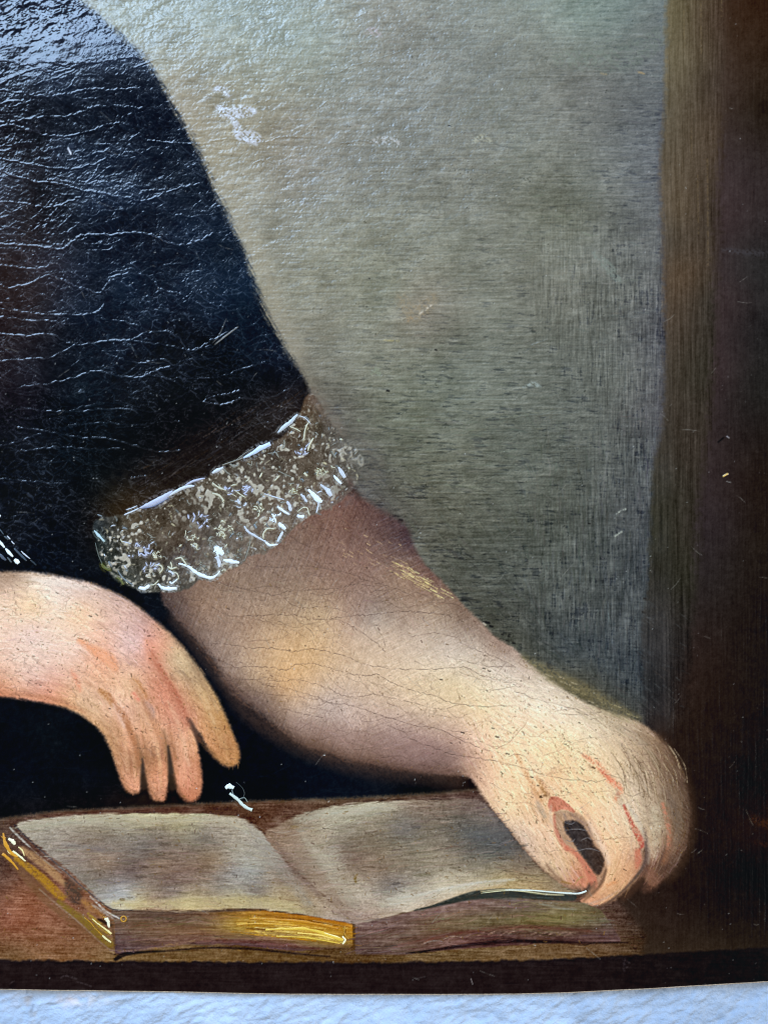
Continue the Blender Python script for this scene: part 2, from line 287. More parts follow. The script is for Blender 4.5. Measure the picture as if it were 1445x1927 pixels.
# feathered hairs where the sleeve meets the backdrop
E = spline(R_SLEEVE, False, 8)
for _ in range(300):
    k = random.randrange(len(E) - 1); x, y = E[k]; tx, ty = E[k + 1] - E[k]; L = math.hypot(tx, ty) + 1e-6; nx, ny = ty / L, -tx / L
    o = random.uniform(-12, 9); l = random.uniform(5, 18)
    c = (34,36,42) if o < 2 else (92,88,82)
    stroke([(x + nx * o, y + ny * o), (x + nx * (o + 1) + tx / L * l, y + ny * (o + 1) + ty / L * l)], random.uniform(1.5, 4), c, 0.35, soft=2, dry=.5)
# brushed fold over the cuff
for _ in range(120):
    t = random.random(); x = 240 + 300 * t + random.uniform(-20, 20); y = 945 - 150 * t - random.uniform(4, 60); l = random.uniform(20, 70)
    stroke([(x, y), (x + l * .5, y - l * .24), (x + l, y - l * .62)], random.uniform(1, 2.4), random.choice([(74,66,66),(60,44,28),(52,50,58),(16,14,16)]), 0.35, h=.12, soft=1.2, dry=.6)

# ------------------------------------------------------------------ skin
def skin_tex(a, dirn, amp=1.0):
    return a + (dirn * 4.6 * amp + n_m * 2.6 + n_f * 3.2 + n_s * 3.0 + n_c * 2.0 - sm(2.0, 3.2, n_s + .4 * n_c) * 36)[..., None] * np.array([1.0, .98, .95], np.float32)
ARM = [(330,1030),(470,960),(598,940),(657,926),(690,944),(729,968),(764,990),(778,1026),(800,1062),(833,1095),(861,1126),(885,1152),(906,1171),(930,1197),(968,1221),(1000,1252),(1049,1288),(1094,1318),(1139,1336),(1184,1351),
 (1218,1368),(1249,1396),(1270,1424),(1284,1455),(1294,1496),(1298,1541),(1291,1590),(1270,1631),(1243,1657),(1225,1667),(1208,1650),(1187,1668),(1153,1693),(1118,1706),(1096,1701),(1092,1690),(1112,1672),(1083,1672),(1063,1668),
 (1042,1654),(1014,1629),(980,1590),(954,1557),(930,1527),(906,1495),(889,1468),(870,1460),(816,1457),(747,1447),(678,1436),(643,1427),(584,1409),(539,1382),(505,1355),(470,1328),(450,1316),(422,1282),(405,1247),(367,1202),(332,1164),(303,1119)]
am0 = poly(ARM)
hole0 = poly([(1059,1547),(1068,1543),(1081,1543),(1097,1552),(1110,1573),(1121,1594),(1134,1605),(1137,1626),(1131,1644),(1121,1647),(1105,1626),(1089,1605),(1076,1584),(1063,1566)])
arm_c = field([(400,1030,120,96,80),(480,980,110,84,68),(560,1020,122,96,82),(640,960,118,84,72),(690,990,104,76,68),(740,1000,84,60,58),(770,1020,70,48,50),(500,1060,132,108,94),(430,1110,140,116,98),(370,1140,140,112,94),(340,1150,90,72,66),(600,1080,138,110,94),
 (700,1060,134,104,92),(770,1080,146,118,98),(800,1090,120,90,78),(820,1130,156,132,112),(860,1160,138,116,100),(740,1130,146,122,106),(450,1180,162,134,114),(400,1190,140,116,102),(550,1150,170,144,118),(560,1200,202,166,124),(610,1160,188,160,128),(600,1250,208,172,130),(540,1290,208,166,120),
 (650,1180,190,162,140),(680,1150,158,134,122),(720,1200,198,176,156),(700,1160,166,150,140),(780,1230,208,188,168),(770,1170,176,154,138),(850,1230,208,194,180),(900,1220,186,170,156),(930,1220,156,134,120),(950,1260,206,194,182),(700,1290,208,182,156),(780,1300,222,198,166),(850,1290,224,204,168),(620,1320,192,172,162),
 (560,1350,176,152,138),(500,1310,136,112,98),(660,1370,182,156,146),(740,1370,176,150,142),(800,1400,158,128,122),(840,1430,124,96,88),(700,1415,120,92,78),(600,1395,116,90,74),(540,1365,124,100,86),(820,1340,216,192,166),(900,1340,232,206,168),(440,1250,158,134,118),(480,1280,172,144,118),(450,1290,122,98,86),(860,1380,204,172,154),(860,1440,150,118,106),
 (905,1400,238,200,172),(930,1470,240,200,166),(980,1350,238,212,184),(1000,1300,222,210,192),(980,1255,190,172,158),(1060,1335,224,210,190),(1050,1400,242,212,170),(1120,1360,212,198,174),(1130,1340,176,160,132),(1180,1370,180,160,136),(1000,1450,246,212,174),(1080,1450,240,206,164),(1150,1420,214,190,156),(1220,1410,160,134,108),(1255,1430,120,92,70),
 (1270,1470,100,76,58),(1230,1490,166,144,120),(1280,1550,104,80,58),(1255,1590,140,108,84),(1130,1490,240,206,164),(1185,1480,202,184,158),(1205,1540,198,178,152),(1225,1580,176,150,122),(960,1520,240,206,166),(1000,1560,228,194,164),(980,1575,200,176,158),(1030,1610,218,184,152),(1060,1640,206,174,136),(1090,1650,190,120,92),(1140,1550,236,198,162),
 (1165,1590,232,192,152),(1160,1630,226,182,138),(1145,1665,212,164,120),(1110,1692,206,148,116),(1200,1620,180,130,104),(1235,1640,112,78,60),(1260,1620,100,72,56),(1020,1510,222,180,140),(1060,1500,236,196,156),(940,1440,244,206,168)], p=2.0, eps=12)
arm_dir = np.where(GX < 700, noise(.8, 9, 20), np.where(GX < 900, noise(11, .8, -25), noise(10, .8, 32)))
arm_dir = arm_dir * .75 + noise(8, .8, 62) * .6
arm_c = skin_tex(muted(arm_c, .88) * np.array([1.045, 1.02, .995], np.float32), arm_dir, .75) * (1 + .035 * sm(860, 960, GX))[..., None]
und = sm(0, 60, GY - (1119 + (GX - 303) * .62)) * sm(905, 860, GX); und = np.maximum(und, sm(1195, 1260, GX) * sm(1380, 1440, GY) * .4); und = np.maximum(und, sm(1070, 960, GY) * sm(560, 640, GX) * 1.0); und = blur(und.astype(np.float32), 20)
am = blur(am0, 4.0) * (1 - und) + blur(am0, 10.0) * und
n_ea = noise(8, .8, 20); am = sm(0.08, 0.90, am + (.05 * n_ea + .04 * n_f + .04 * n_s) * am * (1 - am) * 4)
am = blur(am, .9); lay(arm_c, am); H = H * (1 - .6 * am) + am * (arm_dir * .15 + n_c * .08 + n_m * .04 + n_s * .04)
# shaded lower rim and brown feathering
for _ in range(260):
    t = random.random(); P = spline([(303,1119),(367,1202),(422,1282),(470,1328),(539,1382),(643,1427),(747,1447),(880,1466)], False, 10); k = int(t * (len(P) - 2)); x, y = P[k]; tx, ty = P[k + 1] - P[k]; L = math.hypot(tx, ty)
    o = random.uniform(-3, 15); l = random.uniform(10, 34)
    stroke([(x + ty / L * o, y - tx / L * o), (x + ty / L * o + tx / L * l, y - tx / L * o + ty / L * l)], random.uniform(1.5, 4), random.choice([(92,66,50),(60,42,34),(122,92,76),(34,28,30)]), 0.42 * (1 - o / 19), soft=2.2, dry=.5)
# dry yellow-white drag marks near the elbow side of the arm
for _ in range(54):
    t = random.random(); x = 742 + 82 * t + random.uniform(-14, 14); y = 1062 + 56 * t + random.uniform(-11, 11); l = random.uniform(6, 22)
    stroke([(x, y), (x + l, y + l * .52)], random.uniform(1.2, 2.6), random.choice([(232,216,156),(214,192,136),(206,180,130)]), .9, h=.35, soft=.9, dry=.35)
for _ in range(34):
    x = random.uniform(630, 760); y = 1025 + (x - 630) * .28 + random.uniform(-36, 26); l = random.uniform(3, 14)
    stroke([(x, y), (x + l, y + l * .55)], random.uniform(1, 2.4), (212,180,138), .75, h=.3, soft=.9, dry=.4)
stroke([(745,1052),(790,1050)], 10, (150,130,124), .4, soft=4, dry=.6)
stroke([(1240,1385),(1278,1445),(1293,1500),(1298,1550),(1288,1600),(1258,1645)], [14,20,22,22,26,30], (84,60,44), .5, soft=10, dry=.15)
stroke([(1205,1385),(1250,1430),(1272,1500)], 26, (120,98,74), .35, soft=14, dry=.3)
stroke([(1212,1600),(1216,1632),(1200,1660),(1172,1688)], [10,16,18,14], (82,56,42), .7, soft=7, dry=.1)
stroke([(1250,1600),(1244,1636),(1226,1662)], 26, (86,58,42), .6, soft=10, dry=.15)
stroke([(1112,1664),(1104,1676),(1098,1686)], [10,9,7], (74,54,44), .8, soft=4)
stroke([(1134,1560),(1148,1600),(1150,1640),(1130,1680)], 10, (246,208,168), .5, soft=6)
stroke([(1010,1500),(1030,1470),(1060,1450)], 16, (226,176,126), .35, soft=9, dry=.3)
stroke([(1040,1540),(1030,1560),(1042,1600),(1066,1640)], 10, (238,200,172), .45, soft=6)
stroke([(330,1165),(405,1262),(470,1345),(545,1392),(640,1432),(750,1452),(860,1462)], [20,24,30,34,34,34,30], (96,70,58), .5, soft=17, dry=.15)
stroke([(560,1365),(660,1395),(760,1410),(850,1425)], [30,44,44,30], (164,134,126), .45, soft=18, dry=.1)
# olive glaze above the wrist
stroke([(985,1238),(1040,1272),(1100,1302),(1160,1335),(1200,1352)], [10,26,28,24,10], (124,114,82), .75, soft=9, dry=.35)
for _ in range(50):
    t = random.random(); x = 990 + 200 * t; y = 1245 + 105 * t + random.uniform(-8, 22); l = random.uniform(6, 20)
    stroke([(x, y), (x + l, y + l * .4)], random.uniform(1.2, 3), random.choice([(190,176,136),(150,140,104),(218,204,176)]), .55, soft=1.3, dry=.5)
# folds and reds of the far hand
brushwork('arm', (am > .75).astype(np.float32), (310, 930, 900, 1460), 3800, (8, 26), (1.0, 2.2), 10, 3, .5, .14, spread=.5)
brushwork('rhand', (am > .75).astype(np.float32), (870, 1250, 1300, 1700), 4200, (8, 34), (1.0, 2.0), 15, 4, .6, .16, spread=.1)
def F4(*p): return [(950 + x / 3.803, 1400 + y / 3.803) for x, y in p]
stroke(F4((560,80),(650,140),(740,240),(820,320),(790,400)), [5,11,15,14,6], (230,146,108), .7, soft=4, dry=.5)
stroke(F4((690,190),(760,260),(822,318)), [4,8,6], (232,120,88), .6, soft=2.5, dry=.3)
stroke(F4((600,150),(640,175)), 6, (84,50,20), .8, soft=2, dry=.5)
stroke(F4((800,330),(820,400),(850,450)), 9, (180,160,140), .5, soft=4, dry=.3)
stroke(F4((850,440),(900,560),(950,650),(985,715)), [5,8,13,13], (196,98,78), .82, soft=2.6, dry=.35)
stroke(F4((985,715),(960,755)), 8, (176,84,72), .8, soft=2, dry=.2)
stroke(F4((945,765),(950,830),(938,880)), [11,13,7], (202,120,94), .8, soft=3, dry=.2)
stroke(F4((1002,700),(1008,800),(985,880),(930,960)), [4,6,6,4], (112,92,84), .75, soft=2.4)
stroke(F4((870,430),(920,500),(980,620),(1020,740),(1020,850)), 10, (206,196,182), .5, soft=4, dry=.3)
stroke(F4((1060,460),(1080,620),(1060,800)), 22, (214,202,176), .45, soft=7, dry=.3)
stroke(F4((1125,430),(1155,540),(1175,640),(1165,740)), [7,9,10,7], (196,126,98), .65, soft=3.4, dry=.45)
stroke(F4((1160,760),(1130,850)), 12, (176,116,78), .5, soft=6, dry=.3)
stroke(F4((1140,330),(1190,420),(1230,560),(1225,700)), [12,18,18,14], (112,94,80), .55, soft=7, dry=.35)
stroke(F4((1020,900),(1060,980),(1000,1040)), 22, (142,96,76), .5, soft=8, dry=.2)
for p, w_, c, a_ in [(((972,1420),(990,1456),(1006,1486),(1018,1506)),[5,10,12,8],(196,140,92),.5),(((1018,1468),(1030,1490),(1036,1502)),[4,7,6],(160,110,74),.6),(((1232,1400),(1246,1450),(1254,1500)),[5,9,8],(134,106,86),.5),(((1170,1400),(1196,1450),(1212,1500),(1220,1550)),[5,10,10,6],(170,146,122),.45),
   (((1212,1560),(1216,1600),(1212,1640)),[5,8,8],(96,68,56),.6),(((1256,1520),(1264,1570),(1254,1620)),[5,8,9],(128,90,66),.55),(((1094,1520),(1116,1550),(1132,1584)),[4,6,5],(196,158,132),.5),(((960,1560),(992,1604),(1030,1644),(1070,1668)),[5,8,9,6],(150,118,94),.5),
   (((1120,1420),(1150,1460),(1180,1500)),14,(244,208,172),.35),(((985,1400),(1010,1450),(1050,1490)),16,(248,212,178),.35),(((1150,1360),(1210,1400),(1240,1450)),16,(176,158,134),.4)]:
    stroke(list(p), w_, c, a_, soft=4.5, dry=.35)
# gap between thumb and forefinger
brown_rim = poly(F4((350,480),(420,470),(520,490),(600,560),(660,690),(720,790),(735,880),(700,990),(640,1010),(560,880),(470,760),(380,680),(350,580)))
lay(np.array([126,98,80], np.float32) + (n_m * 5 + n_s * 5)[..., None], .5 * sm(.25, .95, blur(brown_rim, 4)))
lay(np.array([190,96,76], np.float32) + (n_m * 6 + n_s * 5)[..., None], .62 * sm(.2, .8, (.75 + .25 * DRY) * blur(poly(F4((325,378),(400,388),(480,455),(505,500),(420,470),(340,492),(308,450))), 2.4)))
stroke(F4((232,425),(255,470),(285,520)), [8,13,8], (176,158,138), .6, soft=4, dry=.2)
stroke(F4((255,380),(290,372)), 9, (70,46,18), .8, soft=2.4, dry=.5)
stroke(F4((230,240),(262,310),(290,370)), [4,7,5], (176,124,72), .6, soft=3.5, dry=.35)
stroke(F4((352,510),(360,600),(395,690),(440,750)), [5,6,8,9], (200,120,96), .75, soft=3, dry=.2)
stroke(F4((330,440),(325,520),(345,600)), 7, (216,188,162), .6, soft=3, dry=.3)
stroke(F4((440,745),(510,790),(580,880),(620,960),(640,1020)), [9,9,13,17,10], (204,122,96), .8, soft=3.4, dry=.18)
lay(np.array([46,38,38], np.float32) + (n_m * 4 + n_s * 4)[..., None] + (sm(1080, 1135, GX) * 1.0)[..., None] * np.array([14, 4, -6], np.float32), .95 * sm(.28, .98, blur(hole0, 3.6) + .06 * n_s))
stroke(F4((420,500),(440,545),(470,560)), 5, (150,128,116), .7, soft=2, dry=.3); stroke(F4((470,500),(520,540),(590,590),(620,660)), 5, (126,100,92), .6, soft=2.6, dry=.3)
for q_ in [((430,620),(520,610),(600,625)),((440,690),(480,700),(500,680)),((545,690),(590,672),(620,690)),((500,770),(600,750),(680,770)),((420,560),(470,575),(500,560))]: stroke(F4(*q_), 1.5, (128,122,124), .7, h=.5, soft=.9)
stroke(F4((600,560),(660,680),(720,780),(740,860)), [7,11,12,8], (232,204,182), .6, soft=4, dry=.2)
stroke(F4((720,900),(690,990),(640,1055),(560,1125)), [4,6,6,4], (116,84,62), .7, soft=3)
stroke(F4((640,1000),(610,1060),(570,1090)), 12, (132,100,76), .7, soft=4, dry=.15)
stroke(F4((560,1140),(650,1090),(740,1030),(840,960),(900,880)), [7,13,20,24,20], (228,172,128), .5, soft=6, dry=.2)
stroke(F4((730,1010),(790,985)), 11, (224,152,100), .6, soft=4, dry=.3)
stroke(F4((600,1170),(700,1150),(800,1085),(900,990),(985,885)), [3,5,5,5,4], (96,72,58), .75, soft=2.6)
stroke(F4((560,1150),(700,1110),(820,1040)), 4, (190,160,140), .5, soft=2.4, dry=.3)
stroke(F4((300,870),(380,960),(450,1020),(540,1030)), [7,9,9,7], (136,104,82), .6, soft=4.5, dry=.15)
stroke(F4((400,985),(430,990),(470,1000)), 4, (150,110,50), .8, soft=1.6, dry=.3); stroke(F4((500,1000),(530,960),(560,950)), 3.4, (176,142,90), .8, soft=1.6, dry=.3)
for q_ in [((440,900),(490,990)),((400,890),(440,980)),((470,880),(530,960)),((360,850),(400,930))]: stroke(F4(*q_), 4, (234,190,178), .6, soft=1.8, dry=.3)
for _ in range(60):                                       # long combed bristle marks on the far fingers
    t = random.random(); x = 1150 + 120 * random.random(); y = 1400 + 60 * random.random(); l = random.uniform(20, 70)
    stroke([(x, y), (x + l * .34, y + l * .55), (x + l * .42, y + l * 1.1)], random.uniform(1, 1.8), random.choice([(96,72,46),(216,196,162),(118,96,68)]), .5, h=.1, soft=.9, dry=.4)
for _ in range(60):
    x = 975 + 90 * random.random(); y = 1500 + (x - 975) * .9 + random.uniform(-20, 60); l = random.uniform(8, 30)
    if x > 1045: continue
    stroke([(x, y), (x + l * .6, y + l)], random.uniform(1, 1.7), random.choice([(130,96,60),(236,206,172)]), .5, h=.1, soft=.9, dry=.4)

HAND = [(-300,1080),(0,1075),(69,1078),(114,1085),(173,1098),(221,1119),(256,1140),(287,1164),(322,1195),(353,1230),(381,1268),(405,1306),(422,1341),(441,1386),(452,1417),(448,1436),(432,1443),(412,1433),(391,1406),(372,1374),
 (372,1400),(378,1444),(381,1472),(374,1501),(356,1509),(340,1496),(328,1462),(322,1446),(318,1462),(312,1502),(298,1508),(284,1496),(273,1452),(270,1440),(267,1462),(265,1486),(254,1493),(236,1484),(221,1448),(208,1410),(194,1382),
 (166,1354),(131,1334),(86,1323),(35,1315),(0,1310),(-300,1290)]
hm0 = poly(HAND)
hand_c = field([(-80,1100,214,186,160),(20,1088,160,134,110),(20,1110,218,190,164),(80,1100,236,218,198),(150,1112,224,200,184),(215,1130,202,172,156),(60,1140,240,208,168),(150,1155,240,204,168),(110,1130,236,214,194),(230,1150,218,184,166),(270,1172,196,156,142),(60,1190,234,206,190),(120,1190,238,208,182),
 (150,1225,234,198,176),(60,1240,230,200,178),(60,1270,226,190,172),(20,1290,220,166,132),(0,1305,196,128,92),(100,1308,214,150,118),(130,1320,216,166,122),(190,1235,234,172,136),(230,1225,222,184,168),(260,1210,226,190,180),(290,1215,226,160,132),(295,1250,200,144,116),(325,1235,208,176,138),(335,1270,204,170,130),(365,1275,170,140,106),(370,1310,200,160,114),
 (395,1360,198,148,96),(430,1400,178,126,80),(428,1425,190,138,86),(310,1290,206,136,106),(335,1330,206,140,110),(355,1350,196,134,104),(250,1290,228,186,146),(200,1290,224,176,140),(160,1315,220,182,146),(200,1360,200,156,116),(230,1340,230,182,154),(242,1400,218,156,118),(250,1470,216,154,118),(222,1400,190,144,104),(292,1380,226,172,132),
 (300,1450,212,148,108),(300,1495,196,138,104),(345,1400,226,172,134),(355,1460,222,158,124),(352,1498,190,122,88),(270,1350,200,154,118),(320,1410,172,122,90),(262,1430,150,108,74),(370,1440,196,134,98),(-80,1250,226,190,172)], p=2.0, eps=10)
hand_c = skin_tex(muted(hand_c, .97) * np.array([1.04, 1.02, 1.03], np.float32), noise(9, .8, 35) * .7 + noise(12, .8, 8) * .5, .9)
hm = blur(hm0, 4.4); hm = sm(.08, .88, hm + (.05 * noise(6, .8, 35) + .04 * n_f + .04 * n_s) * hm * (1 - hm) * 4)
hm = blur(hm, 1.0); lay(hand_c, hm); H = H * (1 - .6 * hm) + hm * (noise(12, 1.2, 30) * .12 + n_c * .08)
brushwork('lhand', (hm > .75).astype(np.float32), (-60, 1070, 455, 1510), 3400, (8, 28), (1.0, 2.0), 13, 4, .6, .15, spread=.12)
stroke([(150,1206),(178,1224),(206,1240),(218,1258)], [8,16,20,10], (238,166,124), .8, soft=5, dry=.3)
stroke([(136,1262),(146,1284),(152,1300)], 10, (232,150,116), .6, soft=5, dry=.4)
stroke([(60,1090),(120,1098),(180,1108)], 10, (232,220,208), .5, soft=5, dry=.3)
stroke([(276,1206),(290,1236),(302,1262)], [10,30,16], (222,150,120), .5, soft=8, dry=.3)
stroke([(284,1238),(306,1270),(330,1306),(344,1336),(352,1362)], [8,15,15,15,10], (192,122,94), .62, soft=5.5, dry=.4)
stroke([(300,1250),(334,1310),(354,1352)], 3, (160,92,64), .45, soft=2, dry=.5)
stroke([(252,1276),(264,1290),(276,1312)], 9, (180,120,68), .55, soft=5, dry=.4)
stroke([(190,1300),(202,1310),(212,1326)], [10,14,6], (176,116,62), .7, soft=4, dry=.3)
stroke([(226,1336),(240,1360),(252,1392),(262,1436)], [8,12,10,12], (176,116,76), .75, soft=4.5, dry=.3)
stroke([(214,1326),(226,1342),(234,1368)], 9, (236,200,184), .6, soft=4)
stroke([(252,1306),(260,1316)], 15, (236,140,114), .7, soft=5, dry=.35)
stroke([(272,1322),(284,1336),(288,1352)], 12, (176,150,150), .5, soft=5, dry=.3)
stroke([(284,1356),(300,1390),(314,1420)], 8, (190,130,92), .5, soft=4)
stroke([(258,1385),(266,1430),(270,1470)], [3,7,12], (130,94,62), .6, soft=6, taper=False)
stroke([(268,1428),(270,1450),(271,1480)], [3,8,13], (62,46,36), .85, soft=3.5, taper=False)
stroke([(308,1375),(317,1418),(323,1466)], [4,8,14], (124,88,58), .6, soft=6, taper=False)
stroke([(317,1404),(321,1436),(325,1480)], [3,9,15], (58,44,34), .85, soft=3.5, taper=False)
stroke([(357,1354),(366,1372),(376,1392)], [4,8,12], (60,44,40), .75, soft=4)
stroke([(296,1396),(302,1440)], 8, (236,184,144), .5, soft=4); stroke([(346,1390),(356,1440)], 9, (238,188,156), .5, soft=4)
for p, w_, c, a_ in [(((236,1400),(226,1380),(212,1352)),10,(190,140,100),.4),(((222,1440),(240,1482),(256,1490)),8,(150,104,72),.6),(((274,1450),(286,1490),(300,1504)),7,(140,96,66),.6),(((328,1458),(340,1492),(356,1506)),7,(136,90,62),.6),(((268,1380),(276,1420),(280,1460)),8,(170,118,82),.55),
   (((318,1370),(326,1410),(332,1455)),9,(168,114,78),.55),(((372,1420),(376,1460),(372,1494)),8,(160,104,74),.5),(((394,1408),(414,1430),(436,1440)),9,(140,100,60),.6),(((446,1400),(450,1425)),8,(140,96,58),.5),(((352,1350),(376,1392),(404,1428)),7,(150,104,66),.5),(((384,1330),(412,1380),(428,1416)),12,(212,168,118),.4),
   (((248,1400),(254,1440),(256,1474)),8,(232,174,134),.45),(((296,1400),(302,1440),(304,1480)),8,(230,176,132),.45),(((0,1304),(60,1308),(120,1322),(160,1340)),10,(170,112,80),.5),(((304,1180),(345,1225),(380,1280),(410,1340)),10,(170,134,104),.4)]:
    stroke(list(p), w_, c, a_, soft=4.5, dry=.3)
for p, w_, c, a_ in [(((286,1226),(306,1266),(332,1310),(346,1338),(358,1364)),[5,10,11,9,6],(186,112,84),.62),(((246,1280),(262,1306),(278,1336),(296,1366),(312,1400)),[4,7,8,7,6],(188,130,92),.6),(((206,1306),(222,1334),(240,1364),(254,1398),(264,1434)),[4,8,9,8,7],(184,124,86),.65),
   (((352,1352),(362,1368),(374,1392)),[4,6,9],(92,62,50),.7),(((228,1360),(236,1400),(240,1450)),9,(232,180,142),.5),(((262,1330),(284,1372),(296,1420)),9,(236,186,150),.45),(((316,1320),(338,1368),(350,1430)),10,(236,184,150),.5),(((330,1220),(372,1290),(404,1360)),12,(226,190,148),.4)]:
    stroke(list(p), w_, c, a_, soft=3.6, dry=.35)
for _ in range(200):
    k = random.random(); Pk = spline([(0,1076),(114,1085),(221,1119),(287,1164),(353,1230),(405,1306),(441,1386)], False, 10); q = int(k * (len(Pk) - 2)); x, y = Pk[q]; tx, ty = Pk[q + 1] - Pk[q]; L = math.hypot(tx, ty)
    o = random.uniform(-4, 9); l = random.uniform(6, 20)
    stroke([(x - ty / L * o, y + tx / L * o), (x - ty / L * o + tx / L * l, y + tx / L * o + ty / L * l)], random.uniform(1, 2.6), random.choice([(120,92,66),(60,46,38),(164,132,100)]), .45 * (1 - max(o, 0) / 11), soft=1.6, dry=.5)

# ------------------------------------------------------------------ lace cuff ground
CUFF = [(237,966),(330,928),(420,882),(508,838),(557,790),(578,742),(600,752),(622,792),(652,828),(680,856),(684,878),(662,920),(640,944),(610,962),(581,972),(556,990),(536,1012),(515,1030),(494,1044),(468,1046),(453,1062),(430,1072),(414,1084),(396,1092),(372,1092),(356,1108),(332,1114),(290,1114),(262,1112),(236,1100),(218,1092),(196,1062),(184,1030),(174,990),(186,974)]
cm0 = poly(CUFF)
cuff_c = field([(190,990,20,24,26),(200,1040,26,30,26),(222,1080,34,38,32),(240,980,60,48,32),(260,1010,66,54,40),(250,1050,50,46,38),(290,960,62,50,38),(320,1000,62,48,34),(300,1060,58,50,42),(350,1040,60,44,34),(330,1090,62,54,44),(400,920,70,58,44),(400,980,70,60,50),
 (400,1050,82,70,56),(450,900,68,58,48),(480,950,86,72,58),(460,1010,92,76,62),(520,860,60,48,38),(540,900,76,64,52),(560,960,96,80,66),(520,1000,100,82,66),(580,840,70,56,42),(600,900,80,66,52),(600,780,66,50,32),(592,750,70,50,36),(640,860,74,66,56),(640,920,98,84,74),(670,870,84,80,70),(620,800,64,56,46)], p=2.0, eps=10)
lace_n = noise(2.2, 2.2); lace_n2 = noise(1.6, 4.5, 60); web = np.abs(noise(5)); web2 = np.abs(noise(4.2))
cuff_c = cuff_c * .85 + np.array([30, 31, 31], np.float32) + (n_c * 6 + n_m * 5 + n_f * 4)[..., None]
vis = sm(.6, 1.7, lace_n + .6 * n_c) * .55 + sm(.10, .02, web) * .22 + sm(.08, .0, web2) * .20
vis = vis * 1.6; vis = np.clip(vis, 0, 1) * np.clip(.75 + .5 * n_b, .15, 1)
cuff_c = cuff_c + vis[..., None] * (np.array([178,176,166], np.float32) - cuff_c)
cm = sm(.2, .85, blur(shift(cm0, 1.3), 3.0)) * (1 - .45 * sm(600, 690, GX + .3 * (GY - 880)))
lay(cuff_c, cm); H += cm * (vis * .9 + n_m * .10)
def inside(m, x, y):
    i = int((x - X0) * S); jj = int((y - Y0) * S); return 0 <= i < NX and 0 <= jj < NY and m[jj, i] > .5
LACE = []
WHITE = (214,222,226); CREAM = (186,182,156); LILAC = (164,166,180); PALE = (186,190,194); DIM = (118,114,100); GREY = (112,120,122)
def ZA(*p): return [(170 + x / 5.78, 900 + y / 5.78) for x, y in p]
def ZB(*p): return [(400 + x / 4.817, 760 + y / 4.817) for x, y in p]
def L(pts, w_, c, **k):
    w_ = [q * 1.05 for q in w_] if isinstance(w_, list) else w_ * 1.05
    LACE.append((pts, w_, c, k)); wm = np.max(w_)
    stroke(pts, wm * 1.9 + 1.5, tuple(v * .82 for v in c), .42, h=.15, soft=1.6, dry=.75)
L(ZA((370,400),(450,365),(530,330)), 4, PALE); L(ZA((540,325),(640,285),(740,240),(830,190),(900,140)), [3,10,12,11,5], LILAC); L(ZA((560,330),(700,300),(860,210)), 3.5, (92,98,120)); L(ZA((860,190),(960,130),(1060,90),(1135,85)), [4,8,8,4], PALE); L(ZA((390,345),(450,325),(512,300)), 2.4, PALE)
L(ZA((1030,80),(1130,30),(1250,0)), [3,6,3], LILAC); L(ZB((0,628),(50,600),(100,578)), [5,8,5], PALE); L(ZB((100,585),(130,620),(165,645)), 4, DIM)
L(ZB((90,555),(180,525),(280,490)), 3.2, DIM); L(ZB((280,492),(350,455),(440,400),(525,358)), [2,8,11,9], (184,200,222)); L(ZB((592,262),(650,210),(710,160),(772,95)), [3,9,9,4], (176,184,190)); L(ZB((380,400),(300,445),(200,520)), 1.6, DIM)
L(ZA((960,930),(1060,960),(1160,1030),(1250,1070),(1320,1085),(1375,1055),(1412,1008)), [3,6,8,8,7,4,2], WHITE); L(ZA((925,880),(985,865),(1015,900),(1050,950)), 4, CREAM)
L(ZA((528,1192),(590,1200),(645,1165)), 8, WHITE); L(ZA((640,1165),(700,1155),(742,1112)), 3, CREAM); L(ZA((735,1150),(800,1195),(870,1200),(942,1200)), [3,8,8,5], WHITE)
L(ZA((700,950),(755,945),(785,985),(752,1035)), 3.6, CREAM); L(ZA((890,1020),(940,1035),(960,1075),(950,1105)), 3, CREAM); L(ZA((865,1125),(890,1145),(945,1100)), 4, WHITE); L(ZA((850,1010),(890,1030),(905,1050)), 5, PALE); L(ZA((840,960),(880,985),(940,970)), 4, CREAM); L(ZA((870,910),(885,950),(880,1000)), 3.5, CREAM)
L(ZA((1345,745),(1400,790),(1450,830)), [5,16,8], WHITE); L(ZA((1375,850),(1400,910),(1405,970)), [10,8,4], PALE)
L(ZA((45,568),(90,620),(158,692)), [2,6,4], (168,190,190)); L(ZA((150,825),(165,850)), 2, WHITE); L(ZA((200,905),(235,965)), 4, GREY); L(ZA((300,1005),(350,1080),(400,1120),(465,1160)), 3.6, GREY); L(ZA((370,950),(400,985)), 3, PALE); L(ZA((350,690),(400,700),(445,712)), 2.6, PALE)
L(ZA((120,930),(160,975),(215,1000)), 7, (84,86,34)); L(ZA((55,700),(95,850),(140,950)), 2.2, (78,86,78)); L(ZA((290,1075),(330,1110),(360,1160)), 5, (92,94,48)); L(ZA((80,395),(130,415)), 3.5, GREY)
def rosette(cx, cy, r, c, n=5, w_=2.6):
    for q in range(int(n * 1.8)):
        a = random.random() * 6.28; rr = r * random.uniform(.15, .95); px_, py_ = cx + rr * math.cos(a), cy + rr * .9 * math.sin(a)
        hd = random.random() * 6.28; cur = random.choice([-1, 1]) * random.uniform(.1, 1.1); pt = [(px_, py_)]; st__ = random.uniform(1.2, 3.2)
        for k in range(random.choice([2, 3, 4])):
            hd += cur + random.uniform(-.3, .3); pt.append((pt[-1][0] + st__ * math.cos(hd), pt[-1][1] + st__ * math.sin(hd)))
        L(pt, w_ * random.uniform(.5, 1.6), c, n=2)
